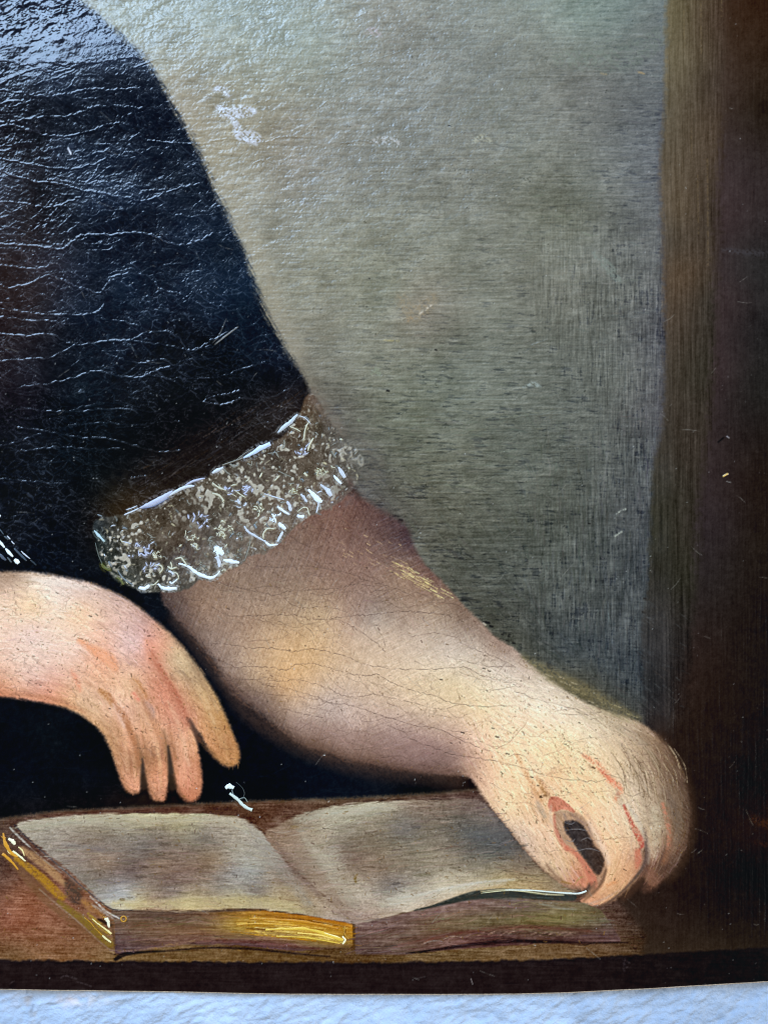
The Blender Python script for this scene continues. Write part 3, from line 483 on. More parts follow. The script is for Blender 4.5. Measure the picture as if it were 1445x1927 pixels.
def cluster(x0, y0, x1, y1, c, n=9):
    for q in range(n):
        x = random.uniform(x0, x1); y = random.uniform(y0, y1); a = random.gauss(-.9, .7); l = random.uniform(4, 11)
        L([(x, y), (x + l * .5 * math.cos(a), y + l * .5 * math.sin(a) + 1), (x + l * math.cos(a), y + l * math.sin(a))], random.uniform(2.2, 5), c, n=2, h=1.2)
for (cx_, cy_), r, c, n in [(ZA((745,840))[0],12,CREAM,6),(ZA((1110,690))[0],16,CREAM,8),(ZA((1420,570))[0],13,CREAM,6),(ZB((415,940))[0],14,CREAM,7),(ZB((100,1130))[0],16,CREAM,7),(ZB((560,1035))[0],11,WHITE,5),(ZB((985,615))[0],14,(178,174,144),7),(ZB((730,775))[0],13,(178,174,144),6),
   (ZA((1220,980))[0],11,DIM,6),(ZA((1300,690))[0],11,DIM,5),(ZB((240,1180))[0],9,DIM,4),(ZB((230,1360))[0],11,DIM,4),(ZB((110,1330))[0],9,DIM,3),(ZB((50,1340))[0],9,WHITE,4)]: rosette(cx_, cy_, r, c, n)
for (a_, b_), c, n in [((ZA((1070,400))[0], ZA((1270,560))[0]),LILAC,11),((ZA((390,730))[0], ZA((650,880))[0]),LILAC,15),((ZA((560,930))[0], ZA((740,1060))[0]),LILAC,8),((ZB((745,385))[0], ZB((850,470))[0]),LILAC,8),((ZB((120,760))[0], ZB((200,860))[0]),LILAC,7),((ZB((250,740))[0], ZB((380,820))[0]),LILAC,8),((ZB((190,880))[0], ZB((320,940))[0]),PALE,6)]: cluster(a_[0], a_[1], b_[0], b_[1], c, n)
for p, w_, c in [(((1140,575),(1165,610),(1200,672)),[3,9,6],PALE),(((1098,650),(1125,680),(1168,728)),[3,7,4],WHITE),(((978,732),(1020,765),(1050,790),(1078,838)),[3,7,10,6],PALE),(((868,775),(920,830),(960,870),(995,888)),[4,10,11,6],WHITE),(((962,895),(955,940),(942,990)),4,PALE),
   (((800,818),(830,850),(858,892)),6,PALE),(((768,1012),(800,1022),(832,1018)),8,WHITE),(((770,980),(820,942),(862,948),(876,1010)),3,CREAM),(((588,930),(640,970),(700,1005)),5,WHITE),(((675,885),(700,925),(712,975)),7,PALE),(((600,1080),(630,1110),(665,1135)),8,WHITE),(((640,1160),(615,1200),(590,1252)),7,PALE),
   (((470,1240),(520,1282),(592,1272)),5,WHITE),(((288,1110),(320,1155),(400,1205),(485,1252)),5,PALE),(((462,1225),(462,1175),(500,1132),(562,1135)),4,CREAM),(((100,1415),(170,1430),(245,1440)),8,WHITE),(((345,1225),(330,1310),(288,1430)),2.4,DIM),(((470,815),(560,845),(650,870)),3,PALE),(((0,715),(60,760),(125,785)),4,CREAM),
   (((200,780),(250,820),(300,850)),3,CREAM),(((700,205),(760,230),(800,252)),3,CREAM),(((880,160),(845,215),(825,340)),3,CREAM),(((915,310),(880,370),(865,430)),4,CREAM),(((790,110),(840,130),(890,180)),2.4,PALE),(((650,330),(655,370),(640,410)),4,DIM),(((500,450),(560,445),(610,430)),2.4,DIM),(((1080,430),(1100,460),(1120,490)),5,DIM),
   (((600,610),(660,640),(715,665)),3,DIM),(((605,655),(560,700)),3,CREAM),(((430,670),(450,625)),4,CREAM),(((830,625),(860,655)),6,CREAM),(((160,545),(200,570),(240,550)),6,DIM),(((320,540),(350,560)),4,DIM),(((1150,320),(1180,325)),4,CREAM),(((930,255),(960,285)),4,DIM),(((0,810),(60,830),(105,885)),5,CREAM),(((380,1090),(400,1130)),6,GREY)]:
    L(ZB(*p), w_, c)
random.seed(21)
cnt = 0
while cnt < 95:
    x = random.uniform(200, 670); y = random.uniform(780, 1105)
    if not inside(cm0, x, y) or not inside((cm > .6).astype(np.float32), x, y): continue
    a = random.choice([random.gauss(.9, .35), random.gauss(-.6, .4)]); l = random.uniform(3, 13); b = random.uniform(-2, 2)
    L([(x, y), (x + l * .5 * math.cos(a) + b, y + l * .5 * math.sin(a) - b), (x + l * math.cos(a), y + l * math.sin(a))], random.uniform(1.3, 3.4), random.choice([DIM, DIM, CREAM, PALE, GREY, DIM]), n=2, h=1.1); cnt += 1
for _ in range(800):
    x = random.uniform(186, 680); y = random.uniform(770, 1108)
    if not inside(cm0, x, y): continue
    a = random.gauss(.8, .8); l = random.uniform(2, 11)
    stroke([(x, y), (x + l * .5 * math.cos(a) + random.uniform(-2, 2), y + l * .5 * math.sin(a)), (x + l * math.cos(a), y + l * math.sin(a))], random.uniform(1.2, 3.4), random.choice([DIM, DIM, CREAM, GREY, PALE, (150,146,128)]), random.uniform(.4, .85), h=.5, soft=1.0, dry=.4)
stroke([(590,742),(606,770),(640,812)], [20,34,20], (112,98,88), .4, soft=12, dry=.5)
stroke([(664,820),(700,850),(706,880),(690,905)], [14,30,36,20], (98,92,82), .45, soft=9, dry=.5)
stroke([(655,900),(665,930),(650,950)], 14, (112,92,88), .5, soft=6, dry=.4)
for _ in range(46):
    x = random.uniform(580, 660); y = 750 + (x - 580) * 1.15 + random.uniform(-10, 60); l = random.uniform(14, 40)
    stroke([(x, y), (x + l * .45, y + l)], random.uniform(1, 2), random.choice([(44,40,36),(104,98,92),(70,60,50)]), .5, soft=1.0, dry=.4)

# ------------------------------------------------------------------ book
LP = [(31,1553),(69,1542),(173,1533),(311,1531),(415,1534),(456,1541),(480,1556),(500,1574),(539,1621),(580,1660),(620,1695),(664,1737),(640,1735),(608,1729),(539,1716),(470,1710),(381,1714),(277,1714),(215,1714),(206,1710),(140,1648),(80,1596)]
RP = [(498,1572),(520,1556),(557,1536),(608,1521),(678,1511),(747,1507),(851,1503),(899,1504),(930,1530),(970,1580),(1014,1632),(1063,1668),(1090,1674),(1060,1682),(1014,1680),(945,1674),(885,1684),(816,1704),(747,1722),(690,1738),(664,1737),(620,1695),(580,1660),(539,1621)]
lp0 = poly(LP); rp0 = poly(RP)
page_l = field([(60,1560,148,140,126),(110,1545,150,142,128),(170,1545,164,156,138),(280,1545,168,158,126),(340,1548,164,154,118),(400,1552,150,138,122),(470,1570,158,150,138),(100,1585,136,126,118),(200,1590,126,114,106),(180,1570,122,108,94),(300,1562,124,112,96),(300,1600,114,98,90),(270,1595,104,94,90),(380,1575,120,112,104),(380,1600,122,106,92),(450,1600,150,144,134),(490,1600,150,144,134),
 (150,1625,132,118,110),(200,1622,140,116,98),(250,1640,100,82,78),(300,1625,128,104,86),(350,1640,116,92,82),(400,1620,128,104,80),(440,1640,142,138,136),(470,1640,146,146,142),(510,1650,136,124,112),(180,1680,140,134,130),(170,1650,110,98,88),(230,1680,154,156,160),(210,1665,128,122,122),(330,1665,112,92,84),(330,1685,134,122,110),(420,1668,134,126,120),(262,1702,182,166,124),(350,1698,184,168,122),
 (450,1690,164,152,116),(480,1680,118,108,102),(520,1690,166,148,112),(570,1650,122,100,90),(540,1640,124,106,96),(600,1690,150,130,110),(520,1620,140,128,118),(640,1725,152,132,120),(570,1710,160,142,110),(400,1710,160,138,104),(280,1712,150,118,96)], p=2.1, eps=8, ax=.8)
page_r = field([(540,1560,130,106,86),(520,1575,134,108,90),(580,1530,120,106,90),(620,1524,166,160,142),(680,1516,168,164,146),(730,1514,158,150,132),(780,1520,124,106,92),(860,1512,112,94,84),(890,1512,106,86,80),(600,1548,156,146,130),(600,1575,150,136,118),(560,1580,142,122,104),(570,1620,134,116,102),(590,1640,140,122,106),(650,1580,120,108,94),(720,1555,118,106,90),(760,1558,104,100,98),
 (800,1560,110,100,88),(850,1560,100,94,86),(880,1555,90,88,86),(720,1600,124,110,92),(800,1610,130,120,102),(900,1590,84,84,84),(940,1590,74,74,76),(900,1540,108,98,92),(850,1600,118,106,94),(640,1650,152,138,120),(600,1600,148,136,120),(620,1620,158,150,138),(660,1620,118,98,86),(690,1650,140,122,106),(680,1680,166,156,142),(740,1665,106,98,96),(740,1640,128,112,98),(800,1650,136,126,112),(880,1630,120,110,94),
 (960,1620,110,98,86),(980,1640,128,110,88),(760,1688,186,180,168),(830,1672,194,186,168),(900,1662,178,166,140),(960,1655,158,138,96),(1010,1662,150,128,90),(700,1702,168,152,138),(680,1725,152,130,122),(740,1710,160,146,132),(820,1695,166,148,130),(900,1678,168,148,116),(650,1700,150,132,118),(1060,1676,132,112,88)], p=2.1, eps=8, ax=.8)
n_pg = noise(22, 1.1, -6)
for pc, m0 in ((page_l, lp0), (page_r, rp0)):
    pc = muted(pc, .8, (1.14, 1.12, 1.08)) + (n_pg * 2.6 + n_hs * 2.8 + n_m * 3.4 + n_f * 4.2 + n_s * 3.4 + n_c * 2.6)[..., None]
    gp = sm(1.2, 2.6, fl + .6 * n_c)
    pc = pc - (gp * 22)[..., None] + np.zeros(3, np.float32)
    mm = blur(m0, 3.0); mm = sm(.1, .88, mm + .14 * n_hs * mm * (1 - mm) * 4) * (1 - sm(.3, .7, am) * (GX > 880) * (GY > 1440))
    lay(pc, mm); H += mm * (n_pg * .06)
# book block below the pages
fe = poly([(208,1714),(300,1716),(400,1716),(500,1714),(580,1724),(664,1739),(664,1782),(560,1790),(420,1776),(330,1778),(240,1794),(217,1796),(217,1740)], False)
fe_c = field([(225,1760,98,74,66),(260,1740,124,92,66),(300,1725,96,72,58),(330,1750,128,92,62),(400,1730,118,86,56),(400,1760,124,84,60),(300,1775,112,80,66),(450,1728,176,128,42),(450,1748,186,150,60),(460,1765,110,76,56),(520,1728,178,118,24),(520,1745,200,160,60),(520,1765,150,106,70),(580,1740,184,120,20),(580,1760,196,160,60),(640,1745,188,122,22),(640,1770,176,130,40),(560,1780,110,78,62),(640,1785,96,66,44),(360,1715,120,88,66)], p=2.2, eps=6, ax=.35)
lay(muted(fe_c, .88) + (n_h * 7 + n_m * 4 + n_f * 3)[..., None], sm(.2, .8, blur(fe, 2)))
re = poly([(668,1740),(747,1722),(816,1706),(885,1692),(960,1690),(1040,1694),(1098,1698),(1130,1712),(1150,1740),(1170,1772),(1000,1776),(860,1786),(760,1797),(668,1797)], False)
re_c = field([(690,1755,132,92,78),(680,1785,96,64,52),(750,1745,122,84,72),(760,1775,120,86,66),(830,1722,142,104,84),(830,1745,126,96,56),(850,1765,120,72,56),(900,1715,126,90,70),(900,1735,116,96,50),(920,1752,104,66,50),(980,1712,112,88,64),(980,1735,126,106,50),(980,1755,104,64,48),(1050,1712,130,108,60),(1050,1730,134,116,50),(1050,1752,100,66,48),(1100,1735,120,100,56),(1110,1760,108,68,56),(1140,1745,102,74,60),(1000,1768,96,58,46),(720,1725,124,88,80)], p=2.2, eps=6, ax=.35)
lay(muted(re_c, .68) + (n_h * 7 + n_m * 5 + n_f * 3)[..., None], sm(.2, .8, blur(re, 2.5)))
def D4(*p): return [(x / 5.78, 1540 + y / 5.78) for x, y in p]
stroke(D4((20,330),(250,560),(420,760),(640,960),(900,1160),(1180,1400)), 26, (120,84,54), .8, soft=5, dry=.2)
stroke(D4((240,330),(500,520),(700,720)), 17, (178,138,96), .85, soft=4, dry=.2)
stroke(D4((190,440),(330,540),(450,640),(570,760),(680,860)), [10,15,16,17,13], (172,126,34), .9, h=.5, soft=3, dry=.25)
stroke(D4((640,900),(760,1000),(900,1100),(1060,1250),(1200,1370)), [8,12,15,16,14], (132,106,40), .85, h=.4, soft=3, dry=.25)
stroke(D4((740,690),(800,800),(830,880)), [12,30,20], (72,56,46), .85, soft=6, dry=.3)
stroke(D4((900,900),(1000,980),(1120,1060)), 14, (166,118,66), .8, soft=4, dry=.3)
stroke(D4((960,1040),(1080,1160),(1190,1260)), 9, (164,134,48), .85, h=.5, soft=2, dry=.3)
stroke(D4((430,770),(640,950),(860,1130),(1050,1310),(1240,1470)), 3.4, (152,126,104), .8, h=.3, soft=1.6, dry=.35)
stroke(D4((1070,1100),(1130,1130),(1210,1170)), 6, (52,34,14), .9, soft=2)
stroke(D4((1210,1120),(1235,1250),(1250,1400)), 4, (92,66,44), .7, soft=2)
stroke(D4((1240,1180),(1330,1150),(1445,1140)), 8, (104,74,58), .5, soft=4)
stroke(D4((160,70),(300,210),(500,390),(700,570),(900,750),(1080,900),(1200,985),(1300,1000),(1445,1000)), 2.4, (54,48,52), .85, h=-.3, soft=1.0, taper=False)
stroke([(250,1713),(330,1716),(420,1714),(500,1713)], 5, (88,72,62), .6, soft=2.4, dry=.3)
stroke(D4((110,100),(200,190),(330,310)), 4, (188,184,176), .8, h=.4, soft=1.4, dry=.3)
stroke(D4((330,310),(520,480),(680,600)), 3, (160,148,136), .5, h=.2, soft=1.2, dry=.4)
stroke(D4((980,850),(1060,930),(1160,1020),(1300,1090)), 3.6, (206,200,192), .85, h=.5, soft=1.2, dry=.25)
stroke(D4((1000,940),(1100,1010),(1230,1090)), 5, (176,166,160), .7, h=.3, soft=2, dry=.3)
stroke([(228,1693),(233,1693)], 10, (92,66,24), .9, soft=2); 
stroke([(480,1722),(560,1730),(640,1742)], 3, (110,62,10), .7, soft=1.8, dry=.4)
stroke([(470,1752),(560,1756),(600,1764),(648,1776)], 5, (226,196,96), .8, h=.5, soft=2, dry=.4)
stroke([(664,1738),(665,1760),(664,1782)], 3, (96,62,16), .8, soft=1.5)
stroke([(645,1744),(650,1752),(646,1768),(654,1776)], 2.4, (104,66,8), .8, soft=1.2)
stroke([(218,1806),(235,1796),(270,1792),(310,1790)], [8,8,5,3], (28,20,18), .9, soft=2)
stroke([(310,1790),(400,1783),(480,1786),(560,1795),(620,1800)], 4.5, (36,22,20), .85, soft=2, dry=.15)
stroke([(222,1790),(280,1786),(330,1776),(420,1764),(500,1770)], 3.5, (150,118,84), .6, soft=2, dry=.5)
stroke([(420,1770),(500,1775),(600,1786)], 5, (96,50,38), .6, soft=2.5, dry=.3)
stroke([(764,1794),(830,1786),(900,1776),(960,1771),(1040,1772),(1110,1774),(1180,1773)], [2,5,7,7,6,4,2], (34,18,16), .88, soft=2, dry=.15)
stroke([(740,1782),(800,1768),(870,1756),(940,1747),(1030,1745),(1110,1752)], [2,6,7,7,7,4], (106,56,46), .55, soft=4, dry=.25)
for x, y in [(800,1775),(850,1766),(880,1762),(905,1758),(925,1756),(948,1757),(962,1755),(1005,1757),(1022,1757),(1038,1757),(1054,1758),(1068,1759)]:
    stroke([(x - 6, y + 2), (x + 5, y - 3)], 5.5, (172,138,122), .75, soft=2, dry=.4)
stroke([(780,1713),(820,1704),(870,1690),(900,1684),(960,1681),(1030,1686),(1078,1688)], [2,6,13,17,18,16,13], (48,54,50), .92, soft=2.2, dry=.1)
stroke([(930,1690),(970,1692)], 7, (84,90,84), .6, soft=3); stroke([(985,1688),(1040,1690)], 4, (110,116,110), .4, soft=2, dry=.5)
stroke([(1015,1700),(1050,1708),(1084,1711)], 5, (140,136,118), .8, soft=2, dry=.2)
for a_, b_ in [((700,1668),(820,1682)),((840,1675),(968,1655))]: pass
stroke([(728,1692),(790,1684),(850,1670),(910,1660),(968,1655)], 5, (208,206,198), .7, h=.3, soft=2, dry=.3)
stroke([(905,1678),(960,1674),(1020,1682),(1060,1684)], 3.2, (206,198,160), .75, h=.5, soft=1.3)
for a_, b_ in [((580,1585),(618,1632)),((590,1582),(640,1648)),((604,1606),(660,1680)),((615,1640),(655,1715)),((588,1592),(612,1620))]:
    stroke([a_, ((a_[0] + b_[0]) / 2 - 2, (a_[1] + b_[1]) / 2), b_], 2, (196,184,164), .6, h=.25, soft=1, dry=.4)
stroke([(672,1645),(668,1652),(670,1662)], 5, (112,84,20), .7, soft=2, dry=.4)
stroke([(740,1664),(752,1662)], 4, (66,56,52), .7, soft=2); stroke([(775,1556),(790,1557)], 5, (70,66,64), .7, soft=2); stroke([(255,1562),(280,1560)], 4, (96,82,72), .7, soft=2)
for _ in range(26):
    x = random.uniform(300, 380); y = random.uniform(1535, 1560); stroke([(x, y + 8), (x + 4, y)], 1.6, (196,182,142), .5, soft=1, dry=.4)
for cx_, cy_ in [(242,1545),(300,1552),(555,1555),(205,1545)]: stroke([(cx_ - 6, cy_), (cx_ + 6, cy_ + 1)], 4, (134,104,30), .45, soft=2.4, dry=.5)
for p, w_, c, a_ in [(((50,1556),(120,1548),(230,1543),(330,1542),(420,1546),(462,1560)),[7,14,17,17,15,10],(176,168,146),.6),(((216,1702),(300,1700),(400,1698),(480,1696),(560,1708)),[12,17,18,18,12],(198,182,134),.65),
   (((560,1545),(640,1529),(740,1520)),[16,17,10],(182,176,158),.6),(((565,1560),(590,1600),(625,1650),(668,1700)),[14,20,22,20],(170,160,142),.5),(((640,1586),(668,1628),(700,1664)),10,(120,102,86),.5),(((720,1700),(800,1686),(880,1668),(950,1660)),[16,18,14,8],(196,190,174),.6),
   (((470,1562),(500,1600),(540,1650),(580,1700)),[20,24,22,16],(158,152,142),.5),(((520,1590),(560,1640),(600,1685)),14,(116,94,84),.45),(((80,1602),(140,1655),(205,1706)),9,(150,140,132),.5),(((180,1690),(220,1684),(250,1690)),14,(160,160,162),.5),(((440,1640),(490,1642)),20,(152,152,154),.4)]:
    stroke(list(p), w_, c, a_, soft=6, dry=.3)
stroke([(520,1545),(555,1590),(600,1650),(650,1715)], [14,20,24,14], (146,124,106), .5, soft=8, dry=.15)
pm = ((lp0 + rp0) > .5).astype(np.float32) * (am < .4)
brushwork('book', pm, (20, 1500, 1100, 1745), 3400, (10, 46), (1.0, 2.6), 12, 3.5, .6, .14, spread=.12)
brushwork('edge', (((fe + re) > .5) & (pm < .5)).astype(np.float32), (210, 1690, 1180, 1800), 1300, (10, 60), (1.0, 2.2), 15, 6, .65, .2, spread=.05)
brushwork('edge', ((tmask > .5) & (pm < .5) & (fe < .5) & (re < .5) & (am < .3) & (hm < .3)).astype(np.float32), (-60, 1500, 1220, 1810), 2200, (6, 26), (1.0, 2.6), 11, 4, .6, .14, spread=.2)
for _ in range(120):
    x = random.uniform(430, 655); y = 1724 + (x - 430) * .06 + random.random() * (30 + (x - 430) * .06); l = random.uniform(12, 60)
    if x + l > 664: continue
    stroke([(x, y), (x + l * .5, y + l * .03), (x + l, y + l * .09)], random.uniform(1, 2.6), random.choice([(206,158,48),(150,98,14),(226,190,90),(176,120,20),(118,76,20),(232,206,130)]), random.uniform(.4, .85), h=.3, soft=.9, dry=.4)
# cool notes and shade strokes over the pages
stroke([(120,1590),(180,1597),(210,1600)], 9, (104,102,104), .35, soft=5, dry=.3)
stroke([(880,1570),(930,1575),(960,1600)], [16,34,20], (94,96,98), .35, soft=10, dry=.4)

# ------------------------------------------------------------------ brooding bottom border
YT = np.interp(xs, [-200,0,207,500,722,970,1153,1291,1445,1650], [1804,1806,1809,1811,1811,1808,1799,1790,1783,1774]).astype(np.float32)[None, :]
YB = np.interp(xs, [-200,0,120,242,370,500,610,722,850,970,1060,1153,1222,1291,1370,1445,1650], [1855,1860,1862.5,1864.5,1867,1869,1870,1870.5,1870.5,1870,1867,1863,1859,1854.5,1850,1846,1832])
bd = np.stack([34 + 0 * GX, 24 + 0 * GX, 24 + 0 * GX], -1) * (1 - .45 * sm(1000, 1450, GX))[..., None] + (n_h * 1.4 + n_m * 1.6 + n_f * 1.6 + n_c * 1.4)[..., None]
bmask = sm(-3.5, 3, GY - YT + n_m * .8 + n_c * .8)
lay(bd.astype(np.float32), bmask); H = H * (1 - .8 * bmask) + bmask * (n_m * .05 + n_h * .04)
for p in [((115,1840),(125,1836),(145,1842)),((146,1847),(172,1856)),((1172,1806),(1184,1812)),((1172,1822),(1180,1820)),((20,1850),(28,1845))]:
    stroke(list(p), 3.5, (78,68,72), .6, h=.3, soft=1.8, dry=.5)
stroke([(886,1842),(889,1852)], 2.2, (140,134,136), .8, soft=1); stroke([(782,1842),(800,1838)], 1.6, (90,84,86), .6, soft=1)
stroke([(1174,1806),(1174,1826)], 9, (62,54,60), .5, soft=3, dry=.6)

# ------------------------------------------------------------------ dirt flecks, dust and scratches
def inside(m, x, y):
    i = int((x - X0) * S); jj = int((y - Y0) * S); return 0 <= i < NX and 0 <= jj < NY and m[jj, i] > .5
for _ in range(2000):                                       # brown specks caught in the flesh paint and pages
    x = random.uniform(-20, 1300); y = random.uniform(1060, 1790)
    onh = inside(hm0, x, y) or (inside(am0, x, y) and x > 860)
    if not (onh or (inside(am0, x, y) and random.random() < .35) or (y > 1530 and x < 1150 and random.random() < .8)): continue
    l = random.uniform(.5, 6); a = random.choice([35, 50, 10, 90]); a = math.radians(a + random.uniform(-15, 15))
    stroke([(x, y), (x + l * math.cos(a), y + l * math.sin(a))], random.choice([1, 1.2, 1.6, 2.2, 3.2]), random.choice([(96,66,26),(60,38,16),(122,92,34),(84,52,40),(140,104,50)]), random.uniform(.4, .8), soft=.9)
def aligned(kk, m0_, box, n, cols, ll, ww, al):
    P, T = GUIDES[kk]
    for _ in range(n):
        x = random.uniform(box[0], box[2]); y = random.uniform(box[1], box[3])
        if not inside(m0_, x, y): continue
        d2 = (P[:, 0] - x) ** 2 + (P[:, 1] - y) ** 2; t = (T / (d2 + 60)[:, None] ** 2).sum(0); an = math.atan2(t[1], t[0]) + random.gauss(0, .25); l = random.uniform(*ll)
        stroke([(x, y), (x + l * math.cos(an), y + l * math.sin(an))], random.choice(ww), random.choice(cols), random.uniform(*al), h=-.15, soft=.8, dry=.3)
BR = [(98,68,28),(72,48,20),(128,96,40),(60,40,22)]
aligned('rhand', am0, (880, 1300, 1290, 1700), 620, BR, (.5, 6), [1, 1.4, 2, 3], (.25, .75))
aligned('lhand', hm0, (0, 1180, 450, 1510), 450, BR, (.5, 5), [1, 1.2, 1.8, 2.6], (.3, .8))
aligned('book', lp0 + rp0, (30, 1520, 1090, 1740), 500, [(96,76,40),(120,96,44),(70,56,48)], (1, 9), [1, 1.4, 2.2], (.3, .7))
for x, y, r in [(600,1160,2.5),(690,1068,3),(738,1076,3),(708,1176,2.5),(870,1378,5),(849,1398,3),(935,1386,5),(927,1370,3.5),(910,1257,4),(920,1262,4),(830,1278,4),(955,1418,4),(545,1223,2.5),(575,1215,2.5),(170,1159,4),(282,1239,3),(207,1333,3),(248,1381,2.5),(95,1302,2.5),(1000,1462,4),(1012,1478,3),(1063,1400,3),(1090,1360,3),(622,1060,2.5)]:
    stroke([(x - r * .5, y), (x + r * .6, y + r * .3)], r, (58,34,18), .85, soft=1)
for _ in range(2100):
    x = random.uniform(-150, 1600); y = random.uniform(-150, 1855)
    if random.random() > .35 + .5 * (x < 560 and y < 1000) + .25 * (x > 1250): continue
    r = random.choice([1.0, 1.0, 1.3, 1.6]) * (1.4 if random.random() < .06 else 1)
    a = random.random() * 6.28; l = r * random.uniform(.2, 1.8)
    bright = random.uniform(.35, 1) * (.6 if x > 1250 else 1)
    stroke([(x, y), (x + l * math.cos(a), y + l * math.sin(a))], r, (206,214,220), bright * .75, h=.9, soft=.8)
for _ in range(150):
    x = random.uniform(0, 1445); y = random.uniform(0, 1850); a = random.choice([-50, -35, 20, 40, 65, 5]); a = math.radians(a); l = random.uniform(8, 34)
    stroke([(x, y), (x + l * math.cos(a) * .5, y + l * math.sin(a) * .5 + random.uniform(-2, 2)), (x + l * math.cos(a), y + l * math.sin(a))], 1.2, (150,150,146), .4, h=.35, soft=.8, dry=.4)
stroke([(405,648),(425,632),(448,615)], 2.2, (150,152,150), .7, h=.8, soft=1); stroke([(400,645),(412,632),(426,600)], 1.5, (110,112,112), .6, h=.6, soft=.8)
stroke([(129,279),(134,290)], 6, (180,190,214), .9, h=.6, soft=1.2)
stroke([(1360,896),(1367,892)], 6, (206,176,104), .95, h=1.5, soft=1); stroke([(1366,906),(1374,908)], 2.4, (130,130,130), .8, soft=1)
stroke([(1350,832),(1360,824)], 5, (10,8,10), .9, soft=2); stroke([(1366,821),(1370,824)], 3, (150,150,160), .9, h=1, soft=1)

# ------------------------------------------------------------------ craquelure
RIDGE = np.zeros((NY, NX), np.float32); VALLEY = np.zeros((NY, NX), np.float32)
def crack_line(P, st, wr=1.0, wv=.7):
    for k in range(len(P) - 1):
        (ax_, ay), (bx, by) = P[k], P[k + 1]
        s_k = st[k] if hasattr(st, '__len__') else st
        j, i = window(min(ax_, bx) - 6, min(ay, by) - 6, max(ax_, bx) + 6, max(ay, by) + 6)
        gx = GX[j, i]; gy = GY[j, i]
        if gx.size == 0: continue
        dx, dy = bx - ax_, by - ay; t = np.clip(((gx - ax_) * dx + (gy - ay) * dy) / (dx * dx + dy * dy + 1e-9), 0, 1)
        d2 = (gx - ax_ - t * dx) ** 2 + (gy - ay - t * dy) ** 2
        np.maximum(RIDGE[j, i], s_k * np.exp(-d2 / (wr * wr)), out=RIDGE[j, i])
        np.maximum(VALLEY[j, i], s_k * np.exp(-d2 / (wv * wv)), out=VALLEY[j, i])
def walk(x, y, n, base, wander, step=7.0, back=.12, region=None, st=1.0, branch=.05, depth=0):
    a = base + random.uniform(-.3, .3); P = [(x, y)]; ss = []
    ph = random.uniform(0, 6.28); v = 1.0
    for k in range(n):
        a += random.gauss(0, wander) - (a - base) * back
        x += step * math.cos(a) + 0; y += step * math.sin(a) + random.uniform(-.6, .6)
        if region is not None and not inside(region, x, y): break
        v = .62 * v + .38 * random.uniform(.35, 1.15)
        P.append((x, y)); ss.append(st * v * min(1, (n - k) / 5) * (.75 + .25 * math.sin(ph + k * .35)))
        if depth < 2 and random.random() < branch:
            walk(x, y, int(n * random.uniform(.15, .5)) + 3, base + random.choice([-1, 1]) * random.uniform(.35, .9), wander, step, back * .6, region, st * .75, branch * .5, depth + 1)
    if len(P) > 2: crack_line(P, ss)
dress_r = ((dm > .5) & (cm < .4) & (hm < .3) & (am < .3)).astype(np.float32)
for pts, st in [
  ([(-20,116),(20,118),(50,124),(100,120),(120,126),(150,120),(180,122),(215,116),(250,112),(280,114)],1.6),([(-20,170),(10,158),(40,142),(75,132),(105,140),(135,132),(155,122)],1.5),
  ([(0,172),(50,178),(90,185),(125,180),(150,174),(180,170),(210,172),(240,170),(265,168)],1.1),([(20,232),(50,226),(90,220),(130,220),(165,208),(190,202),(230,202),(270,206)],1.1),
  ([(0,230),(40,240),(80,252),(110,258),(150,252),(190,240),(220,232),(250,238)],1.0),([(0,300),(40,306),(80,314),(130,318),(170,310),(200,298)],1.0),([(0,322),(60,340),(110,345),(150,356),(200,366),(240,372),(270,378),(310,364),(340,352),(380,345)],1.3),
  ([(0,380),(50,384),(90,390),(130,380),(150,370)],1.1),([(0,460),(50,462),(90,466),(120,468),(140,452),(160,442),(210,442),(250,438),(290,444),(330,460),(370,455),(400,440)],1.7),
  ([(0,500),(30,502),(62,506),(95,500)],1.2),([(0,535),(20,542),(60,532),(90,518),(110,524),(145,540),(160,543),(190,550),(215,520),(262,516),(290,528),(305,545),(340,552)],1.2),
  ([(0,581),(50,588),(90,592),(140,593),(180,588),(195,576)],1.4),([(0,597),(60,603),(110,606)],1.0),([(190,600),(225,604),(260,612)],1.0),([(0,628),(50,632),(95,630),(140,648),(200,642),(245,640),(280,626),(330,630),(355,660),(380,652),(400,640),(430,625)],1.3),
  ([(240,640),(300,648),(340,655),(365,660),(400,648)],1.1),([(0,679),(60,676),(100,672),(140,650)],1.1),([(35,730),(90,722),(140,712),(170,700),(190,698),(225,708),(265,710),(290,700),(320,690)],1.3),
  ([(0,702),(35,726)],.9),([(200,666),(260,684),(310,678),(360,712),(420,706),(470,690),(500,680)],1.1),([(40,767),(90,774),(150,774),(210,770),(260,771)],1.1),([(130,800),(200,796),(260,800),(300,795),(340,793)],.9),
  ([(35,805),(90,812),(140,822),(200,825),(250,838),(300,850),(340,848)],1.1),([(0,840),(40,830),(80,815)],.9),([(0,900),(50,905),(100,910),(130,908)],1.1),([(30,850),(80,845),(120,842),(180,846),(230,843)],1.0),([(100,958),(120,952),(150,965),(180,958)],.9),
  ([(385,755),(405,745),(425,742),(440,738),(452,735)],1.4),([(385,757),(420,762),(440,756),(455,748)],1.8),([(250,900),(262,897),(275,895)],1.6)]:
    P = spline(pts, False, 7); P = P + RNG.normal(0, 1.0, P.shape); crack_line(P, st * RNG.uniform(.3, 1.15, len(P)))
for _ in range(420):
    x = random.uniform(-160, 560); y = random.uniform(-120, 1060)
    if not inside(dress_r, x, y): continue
    walk(x, y, random.randrange(6, 34), random.uniform(-.12, .14), .22, 6.0, .14, dress_r, random.uniform(.25, .8), .07)
